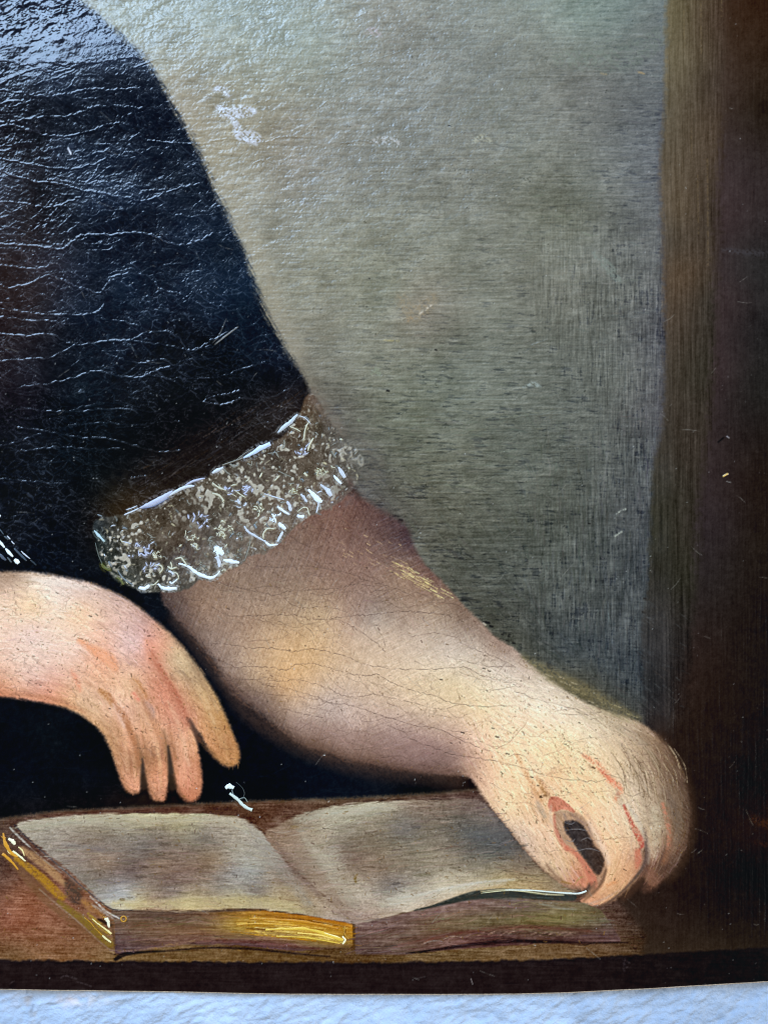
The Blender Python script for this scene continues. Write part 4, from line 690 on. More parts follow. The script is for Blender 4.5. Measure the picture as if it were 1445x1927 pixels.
for _ in range(600):
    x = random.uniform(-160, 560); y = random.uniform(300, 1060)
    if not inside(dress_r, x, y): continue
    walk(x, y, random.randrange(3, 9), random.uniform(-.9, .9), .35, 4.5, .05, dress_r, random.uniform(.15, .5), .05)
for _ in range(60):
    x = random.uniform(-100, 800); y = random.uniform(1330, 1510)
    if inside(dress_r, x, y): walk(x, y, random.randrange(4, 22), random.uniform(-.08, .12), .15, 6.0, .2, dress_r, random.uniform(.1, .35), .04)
def reticulate(cx_, cy_, seed, wdt):
    """mesh of hair cracks: distance to the border between neighbouring scattered cells"""
    r = np.random.default_rng(seed); ga = (GX + 7 * n_c + 2 * n_m - X0) / cx_; gb = (GY + 5 * n_c + 1.5 * n_m - Y0) / cy_
    ca = np.floor(ga).astype(int); cb = np.floor(gb).astype(int); na, nb_ = ca.max() + 4, cb.max() + 4
    jx = r.random((nb_, na)).astype(np.float32); jy = r.random((nb_, na)).astype(np.float32)
    f1 = np.full(GX.shape, 9, np.float32); f2 = f1.copy()
    for oy in (-1, 0, 1):
        for ox in (-1, 0, 1):
            aa = ca + ox; bb = cb + oy
            d = (aa + jx[bb + 1, aa + 1] - ga) ** 2 + (bb + jy[bb + 1, aa + 1] - gb) ** 2; d = np.sqrt(d)
            f2 = np.minimum(f2, np.maximum(f1, d)); f1 = np.minimum(f1, d)
    return np.exp(-((f2 - f1) * cy_ / wdt) ** 2)
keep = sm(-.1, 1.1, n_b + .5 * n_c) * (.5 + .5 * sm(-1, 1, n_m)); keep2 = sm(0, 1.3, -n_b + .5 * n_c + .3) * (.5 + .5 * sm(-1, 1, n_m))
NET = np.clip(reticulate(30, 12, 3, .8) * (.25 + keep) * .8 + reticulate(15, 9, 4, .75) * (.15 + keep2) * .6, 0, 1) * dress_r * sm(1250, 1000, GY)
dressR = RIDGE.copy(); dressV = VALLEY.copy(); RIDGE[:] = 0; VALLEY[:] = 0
bg_r = ((dm < .4) & (am < .3) & (cm < .3) & (GX < 1240)).astype(np.float32)
for _ in range(150):                                       # flaking ridges on the upper backdrop
    x = random.uniform(180, 1100); y = -60 + 520 * random.random() ** 1.3
    if not inside(bg_r, x, y): continue
    f = max(.12, 1 - (max(x - 350, 0) / 800 + max(y - 100, 0) / 700))
    walk(x, y, random.randrange(3, 12), random.uniform(-.35, .1), .3, 5.5, .1, bg_r, random.uniform(.25, .95) * f, .05)
for pts, st in [([(395,268),(430,262),(470,268),(500,268),(530,258),(560,258)],1.0),([(480,305),(500,302),(520,308)],1.3),([(620,268),(650,268),(680,264),(700,268)],1.2),([(550,145),(575,138),(600,141),(640,136),(660,125),(700,115),(750,98),(790,92)],.8),
  ([(945,786),(980,784),(1020,780),(1060,778),(1090,778)],.7),([(1000,650),(1030,640)],.6),([(260,130),(300,115),(330,118)],1.0),([(340,90),(370,70),(400,70),(430,85)],.6),([(280,265),(330,270),(380,272)],.9),([(600,205),(618,190),(635,196)],.8)]:
    P = spline(pts, False, 7) + RNG.normal(0, .6, (len(spline(pts, False, 7)), 2)); crack_line(P, st * RNG.uniform(.4, 1.1, len(P)))
bgR = RIDGE.copy(); RIDGE[:] = 0; VALLEY[:] = 0
skin_r = ((am > .7) | (hm > .75)).astype(np.float32)
def Z8(*p): return [(470 + x / 2.89, 960 + y / 2.89) for x, y in p]
for pts, st in [(Z8((0,295),(90,310),(200,310),(290,300),(420,320),(560,350),(620,380),(700,400),(800,430),(890,470)),.8),(Z8((0,435),(120,460),(220,440),(340,432),(470,425),(560,405),(640,410),(760,410)),1.0),(Z8((0,575),(120,570),(240,572),(330,590),(430,590),(540,575),(640,570),(730,560),(860,548),(1000,560),(1100,580)),1.0),
  (Z8((190,480),(270,530),(400,525),(500,545),(530,555)),.8),(Z8((440,585),(520,610),(600,660),(700,730),(730,765)),1.0),(Z8((0,750),(140,752),(240,770),(330,755),(430,770),(530,800),(620,835),(760,860),(960,865),(1100,855),(1180,855),(1240,890),(1330,915),(1445,950)),1.0),
  (Z8((0,850),(100,855),(200,870),(250,838),(350,835),(430,855),(530,885),(660,900),(690,890),(800,950),(900,985),(1000,1010),(1100,1050),(1240,1065),(1445,1065)),1.1),(Z8((0,920),(180,930),(260,925),(400,960),(500,1005),(600,1015),(670,1000),(760,1020),(880,1045),(1040,1080),(1130,1060)),.8),
  (Z8((70,950),(200,970),(350,1010),(430,1045),(520,1055),(640,1090),(760,1130),(900,1170),(1020,1190),(1150,1250),(1300,1310)),1.1),(Z8((0,980),(100,1000),(200,1005)),.6),(Z8((180,1080),(280,1105),(400,1125)),.8),(Z8((860,1240),(1000,1290),(1130,1335),(1250,1350),(1445,1390)),1.0),
  (Z8((1060,790),(1180,820),(1300,850),(1445,850)),.8),(Z8((1140,720),(1240,760),(1340,800),(1440,850)),.9),(Z8((880,690),(980,668),(1080,680),(1130,690)),.7),(Z8((60,580),(130,625),(210,670),(150,700),(0,710)),.6),(Z8((250,310),(310,370),(370,415)),.6),(Z8((700,640),(740,740)),.6),(Z8((590,900),(640,970),(680,1000)),.6),(Z8((700,470),(830,540),(960,560)),.6),
  ([(968,1300),(1010,1316),(1060,1328),(1100,1345),(1130,1340)],.8),([(945,1437),(975,1442),(1010,1454),(1060,1466),(1110,1470),(1140,1467)],1.0),([(1110,1602),(1060,1600),(1010,1604),(980,1600)],.5),([(1090,1585),(1130,1580),(1170,1575),(1215,1570)],.6),([(1180,1548),(1210,1544),(1250,1546)],.5),
  ([(1050,1342),(1085,1346),(1110,1342)],.8),([(950,1510),(1000,1512)],.4)]:
    pts = list(pts)
    if abs(pts[0][0] - 470) < 2: pts = [(470 - random.uniform(60, 110), pts[0][1] - random.uniform(-4, 22)), (470 - random.uniform(25, 45), pts[0][1] + random.uniform(-9, 3))] + pts
    P = spline(pts, False, 7); P = P + RNG.normal(0, .9, P.shape); crack_line(P, st * RNG.uniform(.2, .95, len(P)))
for _ in range(230):
    x = random.uniform(320, 1250); y = random.uniform(980, 1500)
    if inside(am0, x, y) and inside(skin_r, x, y): walk(x, y, random.randrange(4, 22), random.uniform(.0, .3), .2, 5.5, .1, skin_r, random.uniform(.2, .7), .06)
for _ in range(420):
    x = random.uniform(0, 450); y = random.uniform(1080, 1500)
    if inside(hm0, x, y): walk(x, y, random.randrange(3, 10), random.uniform(-.5, .3), .4, 3.6, .05, skin_r, random.uniform(.12, .5), .05)
RET = reticulate(30, 15, 8, 1.0) * keep * .30 * np.maximum(am > .75, hm > .8); RIDGE = np.maximum(RIDGE, RET * .5); VALLEY = np.maximum(VALLEY, RET)
sk_m = np.maximum(am > .55, hm > .55); skR = RIDGE * sk_m; skV = VALLEY * sk_m
H += NET * .38 + dressR * .85 + bgR * 1.15 + skR * .22 - skV * .25
COL -= (np.clip(skV * 1.25, 0, 1) * .50)[..., None] * (COL - np.array([70,50,42], np.float32))
H += n_bb * .9 + n_b * .45 * (1 - strip_h)
yc = 118 + 8 * n_b[40:41, :] + .02 * (GX - 100)
H += 8.5 * np.where(GY < yc, 1 - sm(0, 1, (yc - GY) / 170) , 1 - sm(0, 1, (GY - yc) / 200)) * sm(760, 250, GX)                   # the canvas itself is not quite flat
COL += np.clip(dressR * .8 + NET * .9, 0, 1)[..., None] * np.array([30, 33, 38], np.float32)  # dress cracks picked out in grey pigment in place of their weak glint
crisp = .45 + .4 * np.clip(am + hm + cm + (tmask > .5), 0, 1)
for ch in range(3):                                        # crisp bristle edges
    COL[..., ch] += crisp * (COL[..., ch] - blur(COL[..., ch], 1.7)) + .22 * (COL[..., ch] - blur(COL[..., ch], 7))
H += .35 * (H - blur(H, 1.6)) * (1 - .9 * dm)
COL = np.clip(COL, 3, 250)

# gloss of the varnish
GLOSS = np.full((NY, NX), .36, np.float32)
GLOSS += .03 * n_b + .02 * n_c
GLOSS = GLOSS * (1 - dm) + (.175 + .02 * n_b + .012 * n_m) * dm
GLOSS = GLOSS * (1 - strip_h) + .21 * strip_h
lowz = np.maximum(sm(1690, 1800, GY), sm(1340, 1420, GY) * sm(1090, 1180, GX)); GLOSS = GLOSS * (1 - lowz) + .22 * lowz
GLOSS = np.where((hm > .5) | (am > .5), .42, GLOSS)
GLOSS = np.where((lp0 + rp0) > .5, .44, GLOSS)
GLOSS = np.clip(blur(GLOSS, 2), .13, .6)

LIN = np.where(COL / 255 <= .04045, COL / 255 / 12.92, ((COL / 255 + .055) / 1.055) ** 2.4).astype(np.float32)
GAIN = np.array([.80, .70, .58], np.float32)
LIN = np.clip((LIN - np.array([.0045, .0050, .0055], np.float32)) * GAIN, .0004, .92)

# ------------------------------------------------------------------ materials
def paint_material(name, bump=.10, spec=.5):
    m = bpy.data.materials.new(name); m.use_nodes = True; nt = m.node_tree; b = nt.nodes['Principled BSDF']
    a = nt.nodes.new('ShaderNodeAttribute'); a.attribute_name = 'pigment'
    g = nt.nodes.new('ShaderNodeAttribute'); g.attribute_name = 'sheen_map'
    tc = nt.nodes.new('ShaderNodeTexCoord')
    n1 = nt.nodes.new('ShaderNodeTexNoise'); n1.inputs['Scale'].default_value = 2600; n1.inputs['Detail'].default_value = 3
    n2 = nt.nodes.new('ShaderNodeTexNoise'); n2.inputs['Scale'].default_value = 1300; n2.inputs['Detail'].default_value = 4
    nt.links.new(tc.outputs['Object'], n1.inputs['Vector']); nt.links.new(tc.outputs['Object'], n2.inputs['Vector'])
    mr = nt.nodes.new('ShaderNodeMapRange'); mr.inputs['From Min'].default_value = .3; mr.inputs['From Max'].default_value = .7
    mr.inputs['To Min'].default_value = .88; mr.inputs['To Max'].default_value = 1.12
    nt.links.new(n1.outputs[0], mr.inputs['Value'])
    mul = nt.nodes.new('ShaderNodeVectorMath'); mul.operation = 'SCALE'
    nt.links.new(a.outputs['Color'], mul.inputs[0]); nt.links.new(mr.outputs[0], mul.inputs['Scale'])
    nt.links.new(mul.outputs[0], b.inputs['Base Color']); nt.links.new(g.outputs['Fac'], b.inputs['Roughness'])
    bp = nt.nodes.new('ShaderNodeBump'); bp.inputs['Strength'].default_value = bump; bp.inputs['Distance'].default_value = .0003
    nt.links.new(n2.outputs[0], bp.inputs['Height']); nt.links.new(bp.outputs[0], b.inputs['Normal'])
    b.inputs['Specular IOR Level'].default_value = spec
    return m
M_PAINT = paint_material('varnished_oil_paint', .12, .36)
def plain(name, col, rough=.5, spec=.5, scale=900, var=.12, bump=.2):
    m = bpy.data.materials.new(name); m.use_nodes = True; nt = m.node_tree; b = nt.nodes['Principled BSDF']
    tc = nt.nodes.new('ShaderNodeTexCoord'); n = nt.nodes.new('ShaderNodeTexNoise'); n.inputs['Scale'].default_value = scale; n.inputs['Detail'].default_value = 4
    nt.links.new(tc.outputs['Object'], n.inputs['Vector'])
    r = nt.nodes.new('ShaderNodeValToRGB'); r.color_ramp.elements[0].position = .3; r.color_ramp.elements[1].position = .7
    r.color_ramp.elements[0].color = tuple(c * (1 - var) for c in col) + (1,); r.color_ramp.elements[1].color = tuple(min(1, c * (1 + var)) for c in col) + (1,)
    nt.links.new(n.outputs[0], r.inputs[0]); nt.links.new(r.outputs[0], b.inputs['Base Color'])
    bp = nt.nodes.new('ShaderNodeBump'); bp.inputs['Strength'].default_value = bump; bp.inputs['Distance'].default_value = .0003
    nt.links.new(n.outputs[0], bp.inputs['Height']); nt.links.new(bp.outputs[0], b.inputs['Normal'])
    b.inputs['Roughness'].default_value = rough; b.inputs['Specular IOR Level'].default_value = spec
    return m
def s2l(c): return tuple((v / 255 / 12.92 if v <= 10 else ((v / 255 + .055) / 1.055) ** 2.4) for v in c)

# ------------------------------------------------------------------ which painted thing each patch belongs to
LAB = np.zeros((NY, NX), np.int16)
NAMES = {0: 'painted_backdrop'}
def region(k, name, m): LAB[m] = k; NAMES[k] = name
region(1, 'painted_olive_strip', (GX > E1))
region(2, 'painted_dark_surround', (GX > E2) | ((GX > 1205) & (GY > 1350)))
region(3, 'painted_table', tmask > .5)
region(4, 'painted_dress', dm0 > .5)
region(5, 'painted_forearm', am0 > .5)
wrist = (GX > 868 + (1460 - GY) * .18)
region(6, 'painted_right_hand', (am0 > .5) & wrist)
region(7, 'thumb', (am0 > .5) & (poly([(985,1505),(1030,1500),(1052,1540),(1058,1566),(1098,1632),(1112,1680),(1060,1700),(960,1600),(930,1530)], False) > .5))
region(8, 'forefinger', (am0 > .5) & (poly([(1080,1520),(1165,1500),(1190,1540),(1212,1600),(1208,1650),(1120,1730),(1080,1700),(1112,1672),(1134,1645),(1137,1610),(1110,1560)], False) > .5))
region(9, 'middle_finger', (am0 > .5) & (poly([(1167,1500),(1235,1480),(1256,1530),(1262,1580),(1248,1630),(1215,1690),(1208,1650),(1213,1600),(1190,1540)], False) > .5))
region(10, 'little_finger', (am0 > .5) & (poly([(1237,1480),(1270,1430),(1330,1500),(1330,1620),(1216,1700),(1249,1630),(1263,1580),(1257,1530)], False) > .5))
region(11, 'finger_gap', hole0 > .5)
region(12, 'painted_left_hand', hm0 > .5)
region(13, 'finger_a', (hm0 > .5) & (poly([(190,1375),(236,1345),(268,1440),(270,1520),(220,1520)], False) > .5))
region(14, 'finger_b', (hm0 > .5) & (poly([(236,1345),(290,1345),(322,1440),(322,1520),(270,1520),(268,1440)], False) > .5))
region(15, 'finger_c', (hm0 > .5) & (poly([(290,1345),(352,1345),(368,1368),(400,1460),(400,1530),(322,1530),(322,1440)], False) > .5))
region(16, 'finger_d', (hm0 > .5) & (poly([(330,1270),(372,1250),(480,1400),(470,1460),(410,1450),(364,1362)], False) > .5))
region(17, 'lace_cuff', cm0 > .5)
region(18, 'left_page', (lp0 > .5)); region(19, 'right_page', (rp0 > .5) & (am0 < .5))
region(20, 'front_page_edge', (fe > .5) & (lp0 < .5) & (rp0 < .5)); region(21, 'back_page_edge', (re > .5) & (rp0 < .5) & (am0 < .5))
side = poly([(0,1568),(31,1553),(80,1596),(140,1648),(206,1710),(217,1738),(217,1796),(110,1706),(20,1612)], False)
region(22, 'gilt_side', (side > .5) & (lp0 < .5))
region(23, 'painted_bottom_border', GY > YT)

# ------------------------------------------------------------------ the canvas as real relief, cut into its painted areas
fine_x = np.arange(-8, 1454, 1 / S); coarse_l = np.arange(X0 + 1, -8, 5.0); coarse_r = np.arange(fine_x[-1] + 5, X1 - 1, 5.0)
vx = np.concatenate([coarse_l, fine_x, coarse_r]).astype(np.float32)
fine_y = np.arange(-8, 1872, 1 / S); vy = np.concatenate([np.arange(Y0 + 1, -8, 5.0), fine_y]).astype(np.float32)
vy[-1] = 1872
MX, MY = np.meshgrid(vx, vy)
yb_v = np.interp(vx, xs, YB).astype(np.float32)[None, :]
k = np.clip((MY - 1780) / (1872 - 1780), 0, 1); MY = np.where(MY > 1780, 1780 + k * (yb_v - 1780), MY)
def sample(A, x, y):
    fx = np.clip((x - X0) * S, 0, NX - 1.001); fy = np.clip((y - Y0) * S, 0, NY - 1.001)
    ix = fx.astype(int); iy = fy.astype(int); tx = fx - ix; ty = fy - iy
    if A.ndim == 3: tx = tx[..., None]; ty = ty[..., None]
    return (A[iy, ix] * (1 - tx) + A[iy, ix + 1] * tx) * (1 - ty) + (A[iy + 1, ix] * (1 - tx) + A[iy + 1, ix + 1] * tx) * ty
HH = sample(H, MX, MY); CC = sample(LIN, MX, MY); GG = sample(GLOSS, MX, MY)
dHy, dHx = np.gradient(H, 1 / S)
NXn = -sample(dHx, MX, MY); NYn = sample(dHy, MX, MY)
NL = np.sqrt(NXn ** 2 + NYn ** 2 + 1); NORM = np.stack([NXn / NL, NYn / NL, 1 / NL], -1).astype(np.float32).reshape(-1, 3)
POS = np.stack([(MX - CX) * PX, (CY - MY) * PX, HH * PX], -1).astype(np.float32).reshape(-1, 3)
RGBA = np.concatenate([CC, np.ones(CC.shape[:2] + (1,))], -1).astype(np.float32).reshape(-1, 4); GGf = GG.astype(np.float32).ravel()
ny, nx = MX.shape
fx = (MX[:-1, :-1] + MX[1:, 1:]) / 2; fy = (MY[:-1, :-1] + MY[1:, 1:]) / 2
fl_ = LAB[np.clip(((fy - Y0) * S).round().astype(int), 0, NY - 1), np.clip(((fx - X0) * S).round().astype(int), 0, NX - 1)]
idx = np.arange(ny * nx).reshape(ny, nx)
QUADS = np.stack([idx[1:, :-1], idx[1:, 1:], idx[:-1, 1:], idx[:-1, :-1]], -1).reshape(-1, 4); QL = fl_.ravel()
col = bpy.data.collections.new('scene_collection'); sc.collection.children.link(col)
def patch(labels, name, parent):
    q = QUADS[np.isin(QL, labels)]
    u, inv = np.unique(q, return_inverse=True); inv = inv.reshape(-1).astype(np.int32)
    me = bpy.data.meshes.new(name); me.vertices.add(len(u)); me.vertices.foreach_set('co', POS[u].ravel())
    me.loops.add(len(inv)); me.loops.foreach_set('vertex_index', inv)
    nf = len(q); me.polygons.add(nf); me.polygons.foreach_set('loop_start', np.arange(0, nf * 4, 4, dtype=np.int32))
    me.update(calc_edges=True)
    a = me.color_attributes.new('pigment', 'FLOAT_COLOR', 'POINT'); a.data.foreach_set('color', RGBA[u].ravel())
    g = me.attributes.new('sheen_map', 'FLOAT', 'POINT'); g.data.foreach_set('value', GGf[u])
    me.polygons.foreach_set('use_smooth', np.ones(nf, bool))
    cn = me.attributes.new('custom_normal', 'FLOAT_VECTOR', 'POINT'); cn.data.foreach_set('vector', NORM[u].ravel())
    me.materials.append(M_PAINT); me.update()
    o = bpy.data.objects.new(name, me); col.objects.link(o); o.parent = parent
    return o
painting = bpy.data.objects.new('painting', None); col.objects.link(painting)
painting['label'] = 'cracked old oil painting of two hands, a lace cuff and an open book'
painting['category'] = 'painting'
patch([0], 'painted_backdrop', painting); patch([1], 'painted_pilaster', painting); patch([2], 'dark_surround', painting)
patch([3], 'painted_table', painting); dress = patch([4], 'painted_dress', painting)
arm = patch([5], 'painted_forearm', painting)
rh = patch([6], 'painted_hand', painting); rh['label'] = 'hand at the end of the bare forearm, holding down the right page'
for k, nm in ((7, 'thumb'), (8, 'finger'), (9, 'finger'), (10, 'finger'), (11, 'gap_shadow')): patch([k], nm, rh)
lh = patch([12], 'painted_hand', painting); lh['label'] = 'relaxed hand with four hanging fingers above the left page'
for k in (13, 14, 15, 16): patch([k], 'finger', lh)
cuff = patch([17], 'lace_cuff', painting)
book = bpy.data.objects.new('painted_book', None); col.objects.link(book); book.parent = painting
pg1 = patch([18], 'page', book); pg2 = patch([19], 'page', book); patch([20], 'page_block', book); patch([21], 'page_block', book); gilt = patch([22], 'gilt_edge', book)
border = patch([23], 'border_band', painting)

# board the picture is painted on: chamfered raw rim and sides
def mesh_obj(name, verts, faces, mat, parent=None, smooth=False):
    me = bpy.data.meshes.new(name); me.from_pydata(verts, [], faces); me.materials.append(mat)
    if smooth: me.polygons.foreach_set('use_smooth', np.ones(len(me.polygons), bool))
    me.update(); o = bpy.data.objects.new(name, me); col.objects.link(o); o.parent = parent; return o
last = POS.reshape(ny, nx, 3)[-1]
ns = noise(3.0)[5]; ns2 = noise(9.0)[5]
V = []; F = []
st_ = 2; pts = last[::st_]
for i_, p in enumerate(pts):
    wob = .00012 * float(ns[(i_ * 2) % NX]) * .8
    V += [(p[0], p[1] + .00004, p[2]), (p[0], p[1] - .00035 - max(0, wob), p[2] - .00005), (p[0], p[1] - .00075 - abs(wob), p[2] - .0006), (p[0], p[1] - .0007, -.0015)]
for i_ in range(len(pts) - 1):
    for r_ in range(3):
        a0 = i_ * 4 + r_; F.append((a0, a0 + 1, a0 + 5, a0 + 4))
M_RIM = plain('raw_panel_edge', s2l((176,160,140)), .8, .2, 700, .35, .4)
mesh_obj('panel_edge', V, F, M_RIM, painting, True)
xl = float(POS[:, 0].min()); xr = float(POS[:, 0].max()); yt = float(POS[:, 1].max()); ybm = float(last[:, 1].min())
M_BACK = plain('panel_back', (.22, .15, .09), .8, .3, 60, .3, .2)
bv = [(xl, yt, -.0005), (xr, yt, -.0005), (xr, yt, -.0015), (xl, yt, -.0015)]
pb = [(float(p[0]), float(p[1]) - .0006) for p in last[::24]] + [(float(last[-1][0]), float(last[-1][1]) - .0006)]
n_ = len(pb); V = [(x, y, -.0015) for x, y in pb] + [(x, yt, -.0015) for x, y in pb] + [(x, yt, -.0012) for x, y in pb]
F = [(i_ + 1, i_, n_ + i_, n_ + i_ + 1) for i_ in range(n_ - 1)] + [(n_ + i_ + 1, n_ + i_, 2 * n_ + i_, 2 * n_ + i_ + 1) for i_ in range(n_ - 1)]
V += [(pb[0][0], pb[0][1], -.0012), (pb[-1][0], pb[-1][1], -.0012)]
F += [(0, 3 * n_, 2 * n_, n_), (n_ - 1, 2 * n_ - 1, 3 * n_ - 1, 3 * n_ + 1)]
mesh_obj('backing_panel', V, F, M_BACK, painting)

# ------------------------------------------------------------------ raised dabs of thick paint
MATS = {}
def dab_mat(c):
    if c not in MATS:
        MATS[c] = plain('thick_paint_%d' % (len(MATS) + 1), s2l(c), .42, .45, 1500, .10, .35)
    return MATS[c]
def hz(x, y): return float(sample(H, np.array([[x]]), np.array([[y]]))[0, 0])
def dab(name, pts, wd, colr, parent, h=1.6, jag=.22, n=4, closed=False):
    P = spline(pts, closed, n) if len(pts) > 2 else np.linspace(pts[0], pts[1], 6)
    if closed: P = np.vstack([P, P[:1]])
    m = len(P); t = np.linspace(0, 1, m)
    W_ = np.atleast_1d(np.array(wd, float))
    if len(W_) > 1: ww = np.interp(t, np.linspace(0, 1, len(W_)), W_)
    else: ww = np.full(m, W_[0]) * (1 if closed else (.30 + .70 * np.sin(np.pi * (.10 + .80 * t)) ** .7))
    T = np.gradient(P, axis=0); T /= (np.linalg.norm(T, axis=1)[:, None] + 1e-9)
    V = []; F = []; U = (-1, -.55, 0, .55, 1); Z = (-.5, .62, 1, .62, -.5)
    base = hz(P[m // 2][0], P[m // 2][1])
    for i in range(m):
        nxv, nyv = T[i][1], -T[i][0]; ja = 1 + random.uniform(-jag, jag); jb = 1 + random.uniform(-jag, jag)
        hh = min(h, ww[i] * .45) * random.uniform(.8, 1.15); b_ = hz(P[i][0], P[i][1])
        for u, z in zip(U, Z):
            o_ = u * ww[i] / 2 * (ja if u < 0 else jb)
            V.append(((P[i][0] + nxv * o_ - CX) * PX, (CY - P[i][1] - nyv * o_) * PX, (b_ + z * hh) * PX))
    for i in range(m - 1):
        for r in range(4):
            a0 = i * 5 + r; F.append((a0, a0 + 5, a0 + 6, a0 + 1))
    if not closed: F.append((0, 1, 2, 3, 4)); e = (m - 1) * 5; F.append((e + 4, e + 3, e + 2, e + 1, e))
    return mesh_obj(name, V, F, dab_mat(colr), parent, True)
for p_, w_, c_, k_ in LACE: dab('lace_stroke', p_, w_, c_, cuff, **k_)
# beads and light touches at the left
def Z3(*p): return [(x / 12.04, 950 + y / 12.04) for x, y in p]
for p, w_ in [(((0,820),(50,880),(125,972)),[5,6.4,3.5]),(((145,990),(210,1070),(310,1175)),[3,8,4]),(((345,1240),(395,1280),(440,1325)),[7,11,8]),(((-40,230),(0,250),(30,260)),[5,7,5])]:
    dab('bead', Z3(*p), w_, (226,236,232), dress, h=2.4, jag=.05)
for p, w_, c in [(((180,700),(215,740),(250,780)),3,PALE),(((278,820),(310,860),(345,890)),3,PALE),(((495,1050),(590,1140),(695,1222)),3.2,PALE),(((340,985),(470,1120),(610,1270)),5,(54,66,76)),(((0,540),(50,600),(100,670)),3,(60,72,80)),(((-20,1110),(70,1180),(150,1260)),7,(64,72,84)),(((185,1190),(230,1250),(275,1305)),4,(70,78,80)),(((110,720),(160,740),(210,790)),5,(52,62,66)),(((700,1250),(770,1310),(830,1370)),4,(34,44,50))]:
    dab('ornament_stroke', Z3(*p), w_, c, dress, h=1.0)
def ZP(*p): return [(x / 2.89, 1427 + y / 2.89) for x, y in p]
dab('pin_head', ZP((1228,162),(1250,152),(1272,162)), [7,12,8], (214,226,222), dress, h=2); dab('pin_shaft', ZP((1250,190),(1290,222),(1330,262),(1372,282)), [5,7,7,9], (196,206,192), dress, h=2)
dab('pin_loop', ZP((1285,130),(1318,160),(1330,195),(1316,225)), 1.3, (56,66,66), dress, h=1); dab('pin_loop', ZP((1262,170),(1272,200),(1300,222)), 2.4, (120,132,130), dress, h=1); dab('pin_loop', ZP((1300,222),(1330,215),(1348,240)), 2.2, (120,130,120), dress, h=1)
# gilding
G1 = (196,136,28); G2 = (224,206,140); G3 = (172,122,22)
for p, w_, c in [(((95,225),(140,245),(170,285)),[5,10,6],(226,218,180)),(((40,160),(50,230),(70,290),(130,380),(200,420)),[4,6,9,9,5],G1),(((145,355),(200,395),(285,465)),[4,5,3],(226,216,170)),(((88,348),(110,375),(150,400)),3.4,G2),(((30,385),(90,430),(150,490),(205,560)),[7,7,5,3],G1),(((205,310),(250,350),(272,410)),3.4,G2),(((20,200),(50,210),(70,215)),3,G1)]:
    dab('gilt_stroke', D4(*p), w_, c, gilt, h=1.8)
for p, w_, c in [(((1140,1090),(1170,1110),(1190,1190)),[7,8,4],(224,214,180)),(((1065,1145),(1140,1200),(1215,1260)),[2,4.4,5],G2),(((1115,1275),(1160,1315),(1212,1352)),[3,5,4],(220,206,150)),(((1005,1095),(1040,1125),(1075,1160)),2.6,G2),(((1030,1190),(1100,1260),(1170,1320)),2.4,G3),(((920,1080),(980,1130),(1030,1190)),2.4,G3),(((1120,1075),(1160,1085)),4,G3)]:
    dab('gilt_stroke', D4(*p), w_, c, gilt, h=1.6)
dab('gilt_ring', [(233 + 5 * math.cos(a), 1729.5 + 5 * math.sin(a)) for a in np.linspace(0, 5.6, 8)], 3.6, G3, gilt, h=1.6, jag=.05, closed=True)
L2 = lambda p, w_, c: dab('gilt_stroke', p, [v * 1.5 for v in w_] if isinstance(w_, list) else w_ * 1.6, c, book, h=1.5, jag=.4)
L2([(470,1729),(530,1731),(590,1738),(636,1748)], [2,3,4,3], (186,124,22)); L2([(446,1740),(500,1738),(560,1742)], [1.5,3,2], (202,150,44)); L2([(560,1756),(600,1760),(630,1768)], [2,3,2], (226,190,90)); L2([(588,1733),(620,1738),(650,1745)], 2, (150,96,16))
L2([(500,1750),(540,1748),(585,1750),(625,1763),(646,1770)], [3,4,4,5,6], (214,176,60)); L2([(580,1749),(604,1754),(640,1765)], 2, (236,220,150)); L2([(644,1763),(649,1769),(645,1777)], 3.2, (236,226,180)); L2([(520,1762),(580,1765),(640,1776)], 2.6, (206,168,56)); L2([(650,1743),(648,1756),(656,1768)], 2.2, G3)
dab('page_highlight', [(950,1675),(1003,1676),(1055,1680),(1088,1681),(1103,1676)], [2.4,3.4,4,4.6,4], (206,208,190), pg2, h=1.6); dab('page_highlight', [(905,1681),(960,1676),(1020,1682)], 2.2, (196,186,140), pg2, h=1.0)

# ------------------------------------------------------------------ rough plaster wall behind
m = bpy.data.materials.new('white_plaster'); m.use_nodes = True; nt = m.node_tree; b = nt.nodes['Principled BSDF']
a = nt.nodes.new('ShaderNodeAttribute'); a.attribute_name = 'tint'; nt.links.new(a.outputs['Color'], b.inputs['Base Color']); b.inputs['Roughness'].default_value = .62
tc = nt.nodes.new('ShaderNodeTexCoord'); nn = nt.nodes.new('ShaderNodeTexNoise'); nn.inputs['Scale'].default_value = 700; nn.inputs['Detail'].default_value = 5
bp = nt.nodes.new('ShaderNodeBump'); bp.inputs['Strength'].default_value = .7; bp.inputs['Distance'].default_value = .0009
nt.links.new(tc.outputs['Object'], nn.inputs['Vector']); nt.links.new(nn.outputs[0], bp.inputs['Height']); nt.links.new(bp.outputs[0], b.inputs['Normal'])
wx = np.concatenate([np.linspace(-2600, -300, 24), np.arange(-290, 1740, 3.0), np.linspace(1760, 4000, 24)])
wy = np.concatenate([np.linspace(-2600, 1700, 44), np.arange(1710, 2100, 2.6), np.linspace(2110, 3400, 14)])
WX, WY = np.meshgrid(wx, wy)
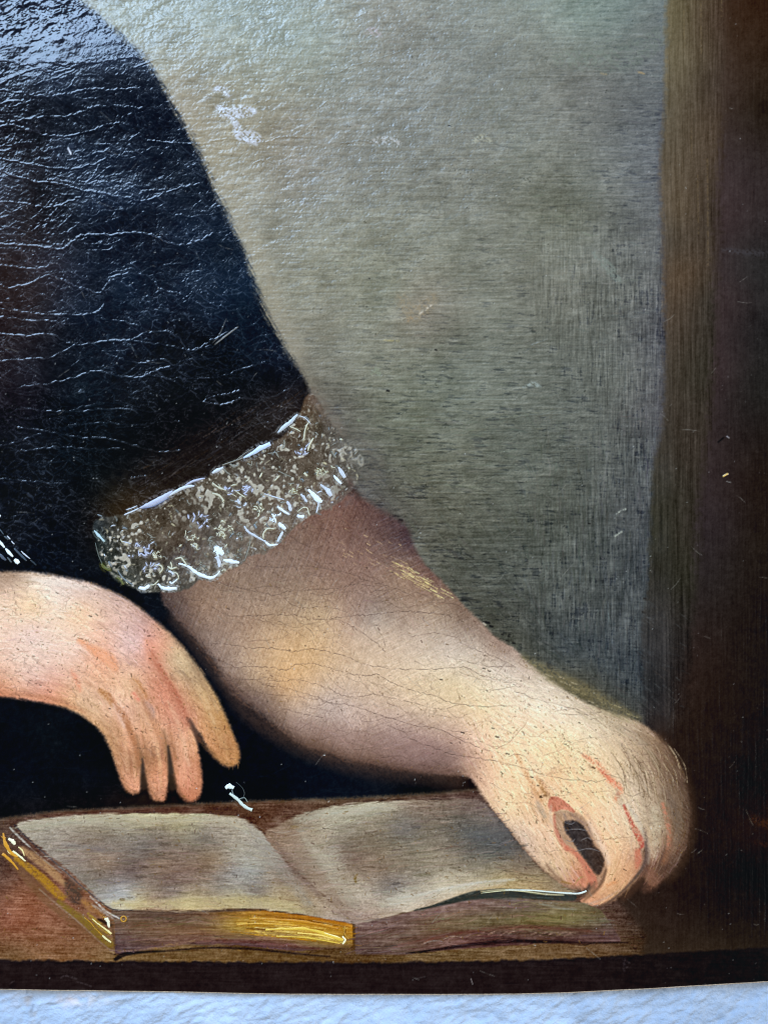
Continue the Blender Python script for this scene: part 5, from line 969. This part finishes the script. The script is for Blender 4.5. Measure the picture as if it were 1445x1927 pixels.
def wnoise(sx, sy, ang=0, seed=0):
    r = np.random.default_rng(seed); Hn, Wn = 1024, 2048; fx_ = np.fft.rfftfreq(Wn)[None, :]; fy_ = np.fft.fftfreq(Hn)[:, None]
    a_ = math.radians(ang); u = fx_ * math.cos(a_) + fy_ * math.sin(a_); v = -fx_ * math.sin(a_) + fy_ * math.cos(a_)
    n = np.fft.irfft2(np.fft.rfft2(r.standard_normal((Hn, Wn))) * np.exp(-2 * math.pi ** 2 * ((u * sx) ** 2 + (v * sy) ** 2)), s=(Hn, Wn)); n /= n.std()
    return n[(WY.astype(int)) % Hn, (WX.astype(int)) % Wn]
wz = wnoise(11, 5, -38, 1) * .8 + wnoise(5, 2.6, -25, 2) * .55 + wnoise(18, 3, -12, 12) * .4 + wnoise(30, 20, 0, 3) * 1.6
ridge = sm(.2, 1.4, wnoise(12, 4, -40, 4)) * 1.2; wz = wz + ridge
crk = np.exp(-((WX - (48 + (WY - 1870) * .25 + 4 * np.sin(WY * .15))) / 3.0) ** 2) * (WY > 1862) * (WY < 1960); wz = wz - crk * 2.2 + wnoise(2.4, 2, 0, 21) * .35
tint = np.ones(WX.shape + (4,), np.float32); base = np.array([.385, .475, .60])
v1 = wnoise(40, 30, 0, 5)[..., None] * .02 + wnoise(4, 3, 0, 6)[..., None] * .012
tint[..., :3] = base + v1
rt = sm(1062, 1086, WX + 3 * np.sin(WY * .1))[..., None]; tint[..., :3] *= (1 - .16 * rt)
for cx_, cy_, rx, ry, c, am_ in [(74,1862,9,7,(.45,.2,.13),.8),(130,1888,26,14,(.7,.55,.5),.35),(20,1885,50,16,(.6,.5,.45),.18),(170,1885,50,14,(.75,.62,.5),.25),(50,1890,8,14,(.3,.28,.27),.6),(60,1920,7,16,(.4,.38,.36),.5),(1060,1880,8,6,(.5,.52,.5),.5)]:
    g = np.exp(-((WX - cx_) / rx) ** 2 - ((WY - cy_) / ry) ** 2)[..., None] * am_ * np.clip(.7 + .5 * wnoise(3, 3, 0, 9)[..., None], 0, 1.4); tint[..., :3] += (np.array(c) - tint[..., :3]) * np.clip(g, 0, 1)
tint[..., :3] *= (1 - .3 * crk[..., None] * np.clip(.6 + .5 * wnoise(4, 4, 0, 22)[..., None], 0, 1.2)); tint = np.clip(tint, .02, .9)
ZW = -.0030
hy, wxn = WX.shape; P3 = np.stack([(WX - CX) * PX, (CY - WY) * PX, ZW + wz * PX], -1).reshape(-1, 3)
ii = np.arange(hy * wxn).reshape(hy, wxn); q = np.stack([ii[1:, :-1], ii[1:, 1:], ii[:-1, 1:], ii[:-1, :-1]], -1).reshape(-1, 4)
me = bpy.data.meshes.new('wall'); me.vertices.add(len(P3)); me.vertices.foreach_set('co', P3.astype(np.float32).ravel()); me.loops.add(q.size); me.loops.foreach_set('vertex_index', q.astype(np.int32).ravel())
me.polygons.add(len(q)); me.polygons.foreach_set('loop_start', np.arange(0, q.size, 4, dtype=np.int32)); me.update(calc_edges=True); me.polygons.foreach_set('use_smooth', np.ones(len(q), bool))
ca = me.color_attributes.new('tint', 'FLOAT_COLOR', 'POINT'); ca.data.foreach_set('color', tint.reshape(-1, 4).astype(np.float32).ravel()); me.materials.append(m); me.update()
wall = bpy.data.objects.new('wall', me); col.objects.link(wall); wall['kind'] = 'structure'
wall['label'] = 'rough white plaster wall showing below the lower edge of the painting';
